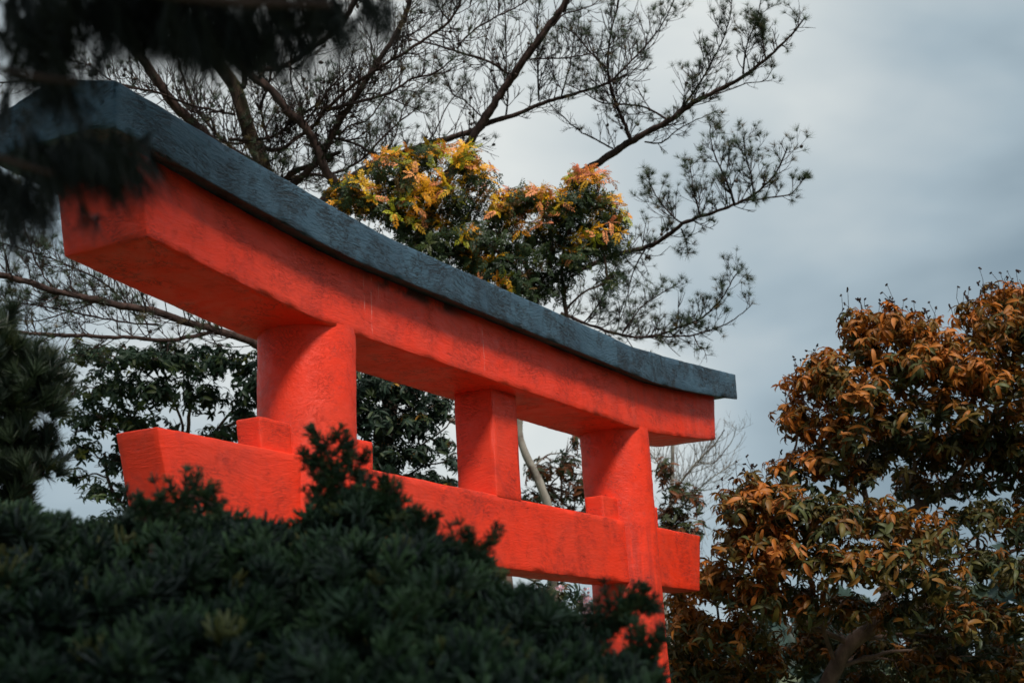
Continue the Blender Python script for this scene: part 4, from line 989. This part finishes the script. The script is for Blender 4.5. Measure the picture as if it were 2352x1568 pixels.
for (cx, cy, sx, sy, k) in ((1347, 1385, 11, 32, 46), (1330, 1438, 20, 12, 26), (1285, 1345, 9, 8, 8), (1240, 1368, 8, 8, 6)):
    for _ in range(k):
        p = P(cx + rng.normal(0, sx * .5), cy + rng.normal(0, sy * .5), 13.7 + rng.normal(0, .04)); ob = bpy.data.objects.new('flower', fmesh); COL.objects.link(ob); ob.parent = tr
        Rm = frames(norm(-CF + rng.standard_normal(3) * .5)[None])[0] * .02
        ob.matrix_parent_inverse = Matrix.Identity(4)
        ob.matrix_local = Matrix([[*Rm[a], p[a] - tr.location[a]] for a in range(3)] + [[0, 0, 0, 1]])

# ------------------------------------------------------------------ conifers: plumes of scaly sprigs
def plume(seed, nb=9, sub=1, droop=0.0, k=3, fluff=1.0):
    """one feathery spray, unit length along +z"""
    r = np.random.default_rng(seed); Vs = []; Fs = []; Tn = []; o = 0
    def tube(p, d, L, rad_, segs, bend, tint):
        nonlocal o
        pts = [np.array(p, float)]; d = norm(np.array(d, float))
        for i in range(segs):
            d = norm(d + bend + r.standard_normal(3) * .12); pts.append(pts[-1] + d * L / segs)
        pts = np.array(pts); T = norm(np.gradient(pts, axis=0)); A = norm(np.cross(T, np.array([.31, .77, .2]))); B = np.cross(T, A)
        rr = rad_ * np.array([0.55] + [1.0, .8, 1.0, .75, 1.0, .6][:segs - 1] + [0.15]) * r.uniform(.85, 1.15, segs + 1)
        th = np.linspace(0, 2 * np.pi, k, endpoint=False) + r.uniform(0, 6)
        ring = pts[:, None] + rr[:, None, None] * (np.cos(th)[None, :, None] * A[:, None] + np.sin(th)[None, :, None] * B[:, None])
        Vs.append(ring.reshape(-1, 3)); Tn.append(np.tile(np.array([tint] * 3)[None], (len(pts) * k, 1)))
        i_ = np.arange(segs)[:, None] * k; j = np.arange(k)[None]; j2 = (j + 1) % k
        Fs.append(np.stack([i_ + j, i_ + j2, i_ + k + j2, i_ + k + j], -1).reshape(-1, 4) + o); o += len(pts) * k
        return pts
    bend = np.array([r.normal(0, .1), r.normal(0, .1), -droop])
    main = tube((0, 0, 0), (r.normal(0, .1), r.normal(0, .1), 1), 1.0, .035, 4, bend, .8)
    for i in range(nb):
        u = 0.12 + .85 * i / nb; p = main[min(3, int(u * 4))] * (1 - (u * 4) % 1) + main[min(4, int(u * 4) + 1)] * ((u * 4) % 1)
        a = r.uniform(0, 2 * np.pi) if fluff > .5 else (0 if i % 2 else math.pi) + r.normal(0, .3)
        L = (0.42 * (1 - .6 * u) + .08) * r.uniform(.8, 1.2)
        q = tube(p, (math.cos(a), math.sin(a), .75), L, .036 * fluff + .010, 2, np.array([0, 0, .22 - droop]), r.uniform(.8, 1.25))
        for _ in range(sub):
            b_ = q[1]; a2 = a + r.choice([-1, 1]) * r.uniform(.5, 1.1)
            tube(b_, (math.cos(a2), math.sin(a2), .9), L * .5, .030 * fluff + .006, 2, np.array([0, 0, .15 - droop]), r.uniform(.9, 1.45))
    return np.concatenate(Vs), [np.concatenate(Fs)], np.concatenate(Tn)
def tuftlet(seed, n=9, sub=1):
    """rounded cluster of stubby scaly shoots"""
    r = np.random.default_rng(seed); Vs = []; Fs = []; Tn = []; o = 0
    def stub(p, d, L, rad_, tint):
        nonlocal o
        d = norm(d); d2 = norm(d + np.array([0, 0, .35]) + r.standard_normal(3) * .15)
        pts = np.array([p, p + d * L * .55, p + d * L * .55 + d2 * L * .45]); rr = rad_ * np.array([.6, 1.15, .35])
        A = norm(np.cross(d, np.array([.31, .77, .2]))); B = np.cross(d, A); th = np.array([0, 2.09, 4.19]) + r.uniform(0, 6)
        ring = pts[:, None] + rr[:, None, None] * (np.cos(th)[None, :, None] * A + np.sin(th)[None, :, None] * B)
        Vs.append(ring.reshape(-1, 3)); Tn.append(np.repeat(np.array([[tint * .6], [tint], [tint * 1.6]]), 3, 0) * np.ones((1, 3)))  # tips painted brighter as highlights, bases darker
        Fs.append(np.array([(a * 3 + j_, a * 3 + (j_ + 1) % 3, a * 3 + 3 + (j_ + 1) % 3, a * 3 + 3 + j_) for a in (0, 1) for j_ in range(3)]) + o); o += 9
        return pts[1], d
    for i in range(n):
        ph = 2.4 * i + r.normal(0, .3); th = math.radians(62) * math.sqrt((i + .5) / n)
        d = np.array([math.sin(th) * math.cos(ph), math.sin(th) * math.sin(ph), math.cos(th)])
        q, dd_ = stub(d * .05, d, r.uniform(.7, 1.15), .075, r.uniform(.75, 1.15))
        for _ in range(sub): stub(q, dd_ + r.standard_normal(3) * .7, r.uniform(.4, .65), .065, r.uniform(.85, 1.3))
    return np.concatenate(Vs), [np.concatenate(Fs)], np.concatenate(Tn)
T_pl = [tuftlet(s) for s in (1, 2, 3, 4)]; T_low = [tuftlet(s, 7, 0) for s in (5, 6)]
def conifer_mesh(name, tmpls, pos, z, scale, cols, parent, mat=None):
    R = frames(z); parts = []; k = len(tmpls)
    for i in range(k):
        sel = np.arange(len(pos)) % k == i
        if not sel.any(): continue
        V, fs, tn = tmpls[i]; n_ = sel.sum(); m_ = len(V)
        W = np.einsum('nij,mj->nmi', R[sel], V) * scale[sel][:, None, None] + pos[sel][:, None]
        parts.append((W.reshape(-1, 3), [(f[None] + (np.arange(n_) * m_)[:, None, None]).reshape(-1, f.shape[1]) for f in fs], (cols[sel][:, None] * tn[None]).reshape(-1, 3)))
    V, fs, T = join_t(parts)
    return link(name, mesh_np(name, V, fs, False, T), mat or M_conifer, parent, 'stuff')

# ---- the clipped-looking dark bush that hides the foot of the gate
OUT = np.array([(-260, 1165), (-60, 1160), (0, 1172), (60, 1172), (130, 1192), (200, 1212), (270, 1200), (300, 1172), (380, 1176), (470, 1172), (520, 1190), (560, 1205), (620, 1212), (680, 1200), (720, 1180),
                (760, 1150), (830, 1130), (870, 1150), (930, 1185), (960, 1205), (985, 1232), (1030, 1252), (1075, 1272), (1115, 1300), (1135, 1340)], float)
OUT2 = np.array([(1090, 1430), (1150, 1368), (1200, 1362), (1250, 1378), (1300, 1415), (1340, 1470), (1385, 1530), (1440, 1520), (1475, 1510), (1492, 1550), (1505, 1600), (1515, 1660)], float)
def bush(name, label, cat, outl, d_ridge, d_near, n, base_px, extras, seed, trunk_px):
    gb = P(base_px, 1900, d_ridge); gb[2] = 0
    tr = empty(name, gb, label, cat, 'conifer shrubs in front of the gate')
    xs = rng.uniform(outl[0, 0], outl[-1, 0], n); yt = np.interp(xs, outl[:, 0], outl[:, 1])
    lump = np.array([noise.noise(Vector((x / 150, seed, 0))) + .5 * noise.noise(Vector((x / 60, seed, 5))) for x in xs])
    s = rng.random(n) ** 1.15                                     # 0 on the ridge, 1 at the bottom of the frame
    bottom = 1720
    ys = yt + 34 + s * (bottom - yt)
    lump2 = np.array([noise.noise(Vector((x / 110, y / 90, seed))) + .6 * noise.noise(Vector((x / 45, y / 40, seed + 3))) for x, y in zip(xs, ys)])
    dpt = d_ridge + (d_near - d_ridge) * s ** 0.75 + 0.46 * lump2 + rng.uniform(-.05, .30, n) ** 1
    pos = np.array([P(x, y, d) for x, y, d in zip(xs, ys, dpt)])
    fld = np.array([noise.noise(Vector((x / 70, y / 60, seed + 11))) for x, y in zip(xs, ys)])
    z = norm(UP * .9 - CF * (0.30 * s[:, None] + .05) + CR * ((fld * 2.2 + .15)[:, None]) + rng.standard_normal((n, 3)) * .32)
    sc = rng.uniform(.028, .060, n)
    cols = pick(n, [(0.026, 0.056, 0.024), (0.048, 0.092, 0.034), (0.012, 0.026, 0.016), (0.12, 0.12, 0.035)], [4, 2.5, 4, .3])
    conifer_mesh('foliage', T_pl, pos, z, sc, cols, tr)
    # added core sheet under the plumes, near-black green for the shade inside
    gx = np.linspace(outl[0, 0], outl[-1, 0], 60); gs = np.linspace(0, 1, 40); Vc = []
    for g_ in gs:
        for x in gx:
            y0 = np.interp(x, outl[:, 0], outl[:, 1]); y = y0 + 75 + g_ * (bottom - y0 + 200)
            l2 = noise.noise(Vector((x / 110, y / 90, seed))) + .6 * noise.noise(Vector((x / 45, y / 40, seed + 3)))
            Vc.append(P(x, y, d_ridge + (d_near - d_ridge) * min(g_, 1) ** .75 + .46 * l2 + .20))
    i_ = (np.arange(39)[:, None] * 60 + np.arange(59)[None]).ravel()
    link('core_sheet', mesh_np('core_sheet', np.array(Vc), np.stack([i_, i_ + 1, i_ + 61, i_ + 60], -1), True), M_core, tr, 'stuff')
    # leaders: small shoots sticking out of the ridge
    m = int((outl[-1, 0] - outl[0, 0]) / 3); xs = rng.uniform(outl[0, 0], outl[-1, 0], m); yt = np.interp(xs, outl[:, 0], outl[:, 1])
    pos = np.array([P(x, y + rng.uniform(6, 60), d_ridge + rng.uniform(-.08, .12)) for x, y in zip(xs, yt)])
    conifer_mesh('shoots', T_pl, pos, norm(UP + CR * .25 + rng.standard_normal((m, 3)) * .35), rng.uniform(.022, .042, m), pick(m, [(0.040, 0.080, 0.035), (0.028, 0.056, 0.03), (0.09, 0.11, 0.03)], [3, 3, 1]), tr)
    # body down to the ground (below the picture) and behind the ridge
    m = int(n * .22); xs = rng.uniform(outl[0, 0], outl[-1, 0], m); zz = rng.uniform(0.1, 1.75, m); dp = rng.uniform(d_near * 1.0, d_ridge + .7, m)
    pos = np.array([P(x, 1568, d) for x, d in zip(xs, dp)]); pos[:, 2] = np.minimum(zz, pos[:, 2] - .25)
    conifer_mesh('lower_foliage', T_low, pos, norm(UP + rng.standard_normal((m, 3)) * .6), rng.uniform(.10, .17, m), pick(m, [(0.025, 0.05, 0.025)], [1]), tr)
    t = Tubes()
    for (x, y, d) in trunk_px:
        e_ = P(x, y, d); b0 = gb + (e_ - gb) * np.array([.25, .25, 0])
        q = smooth_path([b0, (b0 + e_) / 2 + rng.standard_normal(3) * .05, e_], .08); t.add(q, np.linspace(.035, .006, len(q)), 7, .05)
    link('stems', t.mesh('stems'), M_bark_brown, tr)
    for ex in extras: ex(tr)
    return tr
def spray_branch(tr, ctrl, w, n, sc, spread, upw_, col=None, name='branch', jit=.02, along=.6):
    """a separate leader or side branch clothed in plumes"""
    q = smooth_path([P(*c) for c in ctrl], .02); t = Tubes(); t.add(q, np.linspace(w, w * .3, len(q)), 6)
    upw = upw_; side_pts = []
    m = max(4, n // 2)
    for i in range(m):                       # side shoots, each set with scaly clusters
        f = (i + .5) / m; b0 = q[int(f * (len(q) - 1))]; Tq = norm(q[min(len(q) - 1, int(f * (len(q) - 1)) + 1)] - q[max(0, int(f * (len(q) - 1)) - 1)])
        sd_ = norm(CR * (1 if i % 2 else -1) + rng.standard_normal(3) * .45); d_ = norm(Tq * .75 + sd_ * spread + UP * .1)
        L_ = sc * 1.5 * (1.1 - .75 * f) * rng.uniform(.7, 1.2); e_ = b0 + d_ * L_
        qq = smooth_path([b0, (b0 + e_) / 2 - UP * .1 * L_, e_ + UP * .12 * L_], .01); t.add(qq, np.linspace(w * .35, w * .2, len(qq)), 4)
        for g_ in np.linspace(.25, 1, 5): side_pts.append((qq[int(g_ * (len(qq) - 1))], d_))
    o = link(name, t.mesh(name), M_bark_brown, tr)
    sp_ = np.array([a for a, _ in side_pts]); sz_ = np.array([b_ for _, b_ in side_pts]); k_ = len(sp_)
    conifer_mesh('sprays', T_pl, sp_, norm(sz_ + UP * .4 + rng.standard_normal((k_, 3)) * .3), rng.uniform(.30, .45, k_) * sc, pick(k_, col or [(0.040, 0.080, 0.032), (0.028, 0.058, 0.030), (0.07, 0.09, 0.03)], [3, 3, 1]), o)
    u = rng.random(n) ** .8; i = (u * (len(q) - 2)).astype(int); T = norm(q[i + 1] - q[i])
    side = norm(np.cross(T, rng.standard_normal((n, 3))))
    side = norm(side * spread + CR * rng.choice([-1, 1], (n, 1)) * spread * .6)
    z = norm(T * along + side + UP * upw)
    conifer_mesh('foliage', T_pl, q[i] + rng.standard_normal((n, 3)) * jit * .3, z, rng.uniform(.3, .5, n) * sc * (1.15 - .5 * u), pick(n, col or [(0.040, 0.080, 0.032), (0.028, 0.058, 0.030), (0.07, 0.09, 0.03)], [3, 3, 1]), o)
def ex_spire(tr):
    spray_branch(tr, [(812, 1260, 3.35), (800, 1180, 3.35), (775, 1100, 3.35), (752, 1040, 3.35), (742, 998, 3.35)], .009, 30, .062, .8, .25)
    spray_branch(tr, [(810, 1250, 3.4), (820, 1150, 3.4), (822, 1090, 3.4), (826, 1044, 3.4)], .007, 18, .052, .8, .3)
    spray_branch(tr, [(840, 1240, 3.3), (870, 1180, 3.3), (872, 1140, 3.3)], .007, 18, .06, .8, .3)
    spray_branch(tr, [(790, 1150, 3.35), (750, 1095, 3.35), (715, 1070, 3.35), (698, 1064, 3.35)], .005, 12, .045, .6, .3)
    spray_branch(tr, [(780, 1180, 3.35), (745, 1150, 3.35), (722, 1130, 3.35)], .005, 12, .05, .6, .3)
    spray_branch(tr, [(840, 1180, 3.3), (880, 1150, 3.3), (905, 1120, 3.3)], .005, 12, .05, .6, .3)
    # arching tuft over the tie beam
    spray_branch(tr, [(405, 1215, 3.2), (412, 1160, 3.2), (435, 1138, 3.2), (475, 1150, 3.2), (505, 1178, 3.2)], .006, 26, .050, .6, .35)
    spray_branch(tr, [(330, 1220, 3.2), (335, 1180, 3.2), (345, 1158, 3.2)], .006, 14, .05, .7, .3)
    spray_branch(tr, [(960, 1260, 3.2), (965, 1215, 3.2), (972, 1186, 3.2)], .006, 14, .05, .7, .3)
    spray_branch(tr, [(1075, 1300, 3.1), (1090, 1275, 3.1), (1100, 1256, 3.1)], .006, 14, .05, .7, .3)
def ex_right(tr):
    spray_branch(tr, [(1330, 1520, 3.1), (1375, 1450, 3.1), (1420, 1405, 3.1), (1470, 1386, 3.1), (1502, 1388, 3.1)], .007, 34, .055, .7, .35)
    spray_branch(tr, [(1360, 1480, 3.1), (1400, 1440, 3.1), (1450, 1425, 3.1)], .006, 16, .05, .6, .3)
    spray_branch(tr, [(1420, 1560, 3.0), (1470, 1500, 3.0), (1490, 1468, 3.0)], .006, 18, .055, .7, .3)
bush('conifer_bush', 'wide dark green conifer bush with an upright spire, its feathery top hiding the near pillar', 'bush', OUT, 3.35, 2.0, 3000, 500, [ex_spire], 3, [(100, 1300, 3), (350, 1250, 3), (600, 1260, 3), (812, 1255, 3.35), (950, 1300, 3.1), (1050, 1350, 3)])
bush('conifer_bush', 'lower dark green conifer bush with drooping tips in front of the far pillar', 'bush', OUT2, 3.1, 2.1, 1000, 1330, [ex_right], 9, [(1200, 1420, 3), (1330, 1500, 3.05), (1420, 1560, 3), (1480, 1600, 2.9)])

# ---- dark pine close by at the left edge of the picture
gt = P(-250, 784, 4.6); gt[2] = 0
tr = empty('conifer_tree', gt, 'dark bushy pine at the left edge below the long limb, out of focus', 'tree', 'dark conifers near the camera')
t = Tubes(); q = smooth_path([gt, P(-240, 1400, 4.6), P(-220, 1000, 4.6), P(-200, 650, 4.6)], .1); t.add(q, np.linspace(.07, .03, len(q)), 10, .05); link('trunk', t.mesh('trunk'), M_bark_pine, tr)
ce = [(20, 830, 70, 60, 4.6, .2, 1), (90, 860, 60, 50, 4.6, .2, 1), (20, 920, 80, 60, 4.6, .2, 1), (110, 930, 46, 46, 4.6, .2, .7), (30, 1010, 90, 50, 4.6, .2, 1), (90, 1070, 60, 40, 4.6, .2, .6), (20, 1090, 60, 50, 4.6, .2, .9), (40, 1140, 40, 30, 4.6, .2, .7), (5, 740, 26, 36, 4.6, .15, .7), (-120, 950, 120, 220, 4.6, .3, .7)]
for c in ce[:9]:
    t = Tubes(); e_ = P(*c[:2], 4.6); s0 = P(-210, c[1] + 60, 4.6); q = smooth_path([s0, (s0 + e_) / 2 - UP * .03, e_], .05); t.add(q, np.linspace(.014, .005, len(q)), 6); link('branch', t.mesh('branch'), M_bark_pine, tr)
pos, nr = sample_clumps(ce, 3600, .3); n = len(pos)
TN = [tuft_template(60, .75, .030, s) for s in (61, 62)]
conifer_mesh('needles', TN, pos, norm(nr * .6 + UP * .9 + rng.standard_normal((n, 3)) * .3), rng.uniform(.05, .085, n), pick(n, [(0.028, 0.045, 0.022), (0.045, 0.06, 0.022), (0.02, 0.032, 0.022)], [3, 1, 3]), tr, M_needle)

# ---- conifer boughs hanging right above and beside the camera, top left
gt = P(-900, 784, 1.9); gt[2] = 0
tr = empty('conifer_tree', gt, 'nearly black conifer boughs hanging close to the lens in the top left corner', 'tree', 'dark conifers near the camera')
t = Tubes(); q = smooth_path([gt, P(-880, 1200, 1.9), P(-860, 300, 1.9), P(-840, -500, 1.9), P(-830, -1200, 1.9)], .1); t.add(q, np.linspace(.07, .045, len(q)), 12, .05); link('trunk', t.mesh('trunk'), M_bark_pine, tr)
for ctrl, w in (([(-840, -500, 1.9), (-300, -260, 1.6), (200, -60, 1.45), (480, 0, 1.4), (760, 10, 1.4)], .012), ([(-860, -100, 1.9), (-300, 60, 1.7), (0, 160, 1.5), (180, 190, 1.5)], .009), ([(-860, 100, 1.9), (-400, 200, 1.8), (-60, 340, 1.6), (120, 400, 1.6)], .009),
                ([(-835, -900, 1.9), (-200, -700, 1.5), (500, -500, 1.3), (900, -300, 1.3)], .012)):
    t = Tubes(); q = smooth_path([P(*c) for c in ctrl], .04); t.add(q, np.linspace(w, w * .3, len(q)), 7); link('branch', t.mesh('branch'), M_bark_pine, tr)
ch = [(300, 0, 420, 70, 1.5, .14, 1.0), (540, 70, 190, 66, 1.45, .12, 1.0), (110, 70, 120, 85, 1.5, .14, 1), (320, 70, 90, 45, 1.45, .1, .8), (110, 150, 80, 70, 1.5, .1, .9), (45, 450, 90, 70, 1.6, .14, .9), (205, 360, 125, 64, 1.55, .12, .95), (285, 345, 60, 44, 1.55, .1, .9), (190, 455, 46, 60, 1.55, .06, .26), (255, 430, 30, 44, 1.55, .06, .26),
      (450, 80, 120, 45, 1.45, .1, 1), (720, 30, 120, 44, 1.4, .08, .8), (-90, 320, 100, 180, 1.6, .14, .8), (840, 5, 60, 24, 1.4, .06, .6), (640, 85, 50, 26, 1.4, .06, .35),
      (400, -120, 700, 120, 1.5, .3, .8), (300, -380, 900, 200, 1.3, .4, .5), (40, 540, 60, 40, 1.6, .08, .25), (120, 360, 80, 40, 1.55, .1, .8), (285, 410, 40, 40, 1.55, .06, .35), (200, 215, 14, 40, 1.5, .05, .35), (30, 260, 40, 20, 1.5, .08, .15)]
ch = [(a, b_, c, d_, e_ * 1.3, f * 1.3, g_) for a, b_, c, d_, e_, f, g_ in ch]
pos, nr = sample_clumps(ch, 5000, .2); n = len(pos)
T_hang = [tuft_template(26, .34, .012, s) for s in (71, 72, 73)]
conifer_mesh('foliage', T_hang, pos, norm(-UP * 1.2 + CR * .30 + rng.standard_normal((n, 3)) * .40), rng.uniform(.055, .10, n), pick(n, [(0.010, 0.016, 0.014), (0.016, 0.022, 0.016)], [1, 1]), tr)

k = 600; c1 = np.array([-4.15, -1.02, 5.7]); u = norm(rng.standard_normal((k, 3))) * (rng.random((k, 1)) ** .4) * np.array([.8, .42, .4])  # foliage clump added out of frame to shade the gate's near end
conifer_mesh('shade_crown', T_low, c1 + u, norm(-UP * .3 + u + rng.standard_normal((k, 3)) * .5), rng.uniform(.14, .24, k), pick(k, [(0.02, 0.034, 0.02)], [1]), tr)
k = 400; c0 = np.array([-7.0, -4.9, 5.0]); u = norm(rng.standard_normal((k, 3))) * (rng.random((k, 1)) ** .4) * np.array([1.9, 1.9, .7])  # unseen overhead clump, added to shade the bush
conifer_mesh('shade_crown', T_low, c0 + u, norm(-UP * .3 + u + rng.standard_normal((k, 3)) * .5), rng.uniform(.27, .42, k), pick(k, [(0.02, 0.034, 0.02)], [1]), tr)
t = Tubes(); q = smooth_path([P(-830, -1200, 1.9), (-7.9, -4.6, 4.7), (-7.0, -4.9, 5.0), (-6.0, -4.0, 5.3), (-5.0, -2.4, 5.6), (-4.1, -1.4, 5.8)], .1); t.add(q, np.linspace(.045, .010, len(q)), 8); link('branch', t.mesh('branch'), M_bark_pine, tr)

# ---- wood far behind, closing the gaps low in the picture
def far_wood():
    k = 1100; xs = rng.uniform(-900, 3300, k); d = rng.uniform(42, 60, k)
    top = np.interp(xs, [-900, 0, 600, 1200, 1600, 1950, 2100, 2250, 2400, 3300], [1330, 1290, 1330, 1430, 1450, 1380, 1420, 1300, 1160, 1100])
    ys = top + rng.random(k) ** 1.3 * 420 + 20 * np.array([noise.noise(Vector((x / 60, 1, 1))) for x in xs])
    pos = np.array([P(x, y, dd_) for x, y, dd_ in zip(xs, ys, d)])
    o = link('far_wood', scatter('far_wood', rosette(9, 1, .5, .8, .2, .2, 91, n=2), frames(norm(-CF * .6 + UP + rng.standard_normal((k, 3)) * .5)), pos, rng.uniform(.5, 1.0, k), pick(k, [(0.035, 0.060, 0.050), (0.05, 0.07, 0.045), (0.03, 0.05, 0.045)], [1, 1, 1])), M_leaf)
    tag(o, 'distant blue green wood seen low between the trees', 'wood', None, 'stuff')
far_wood()
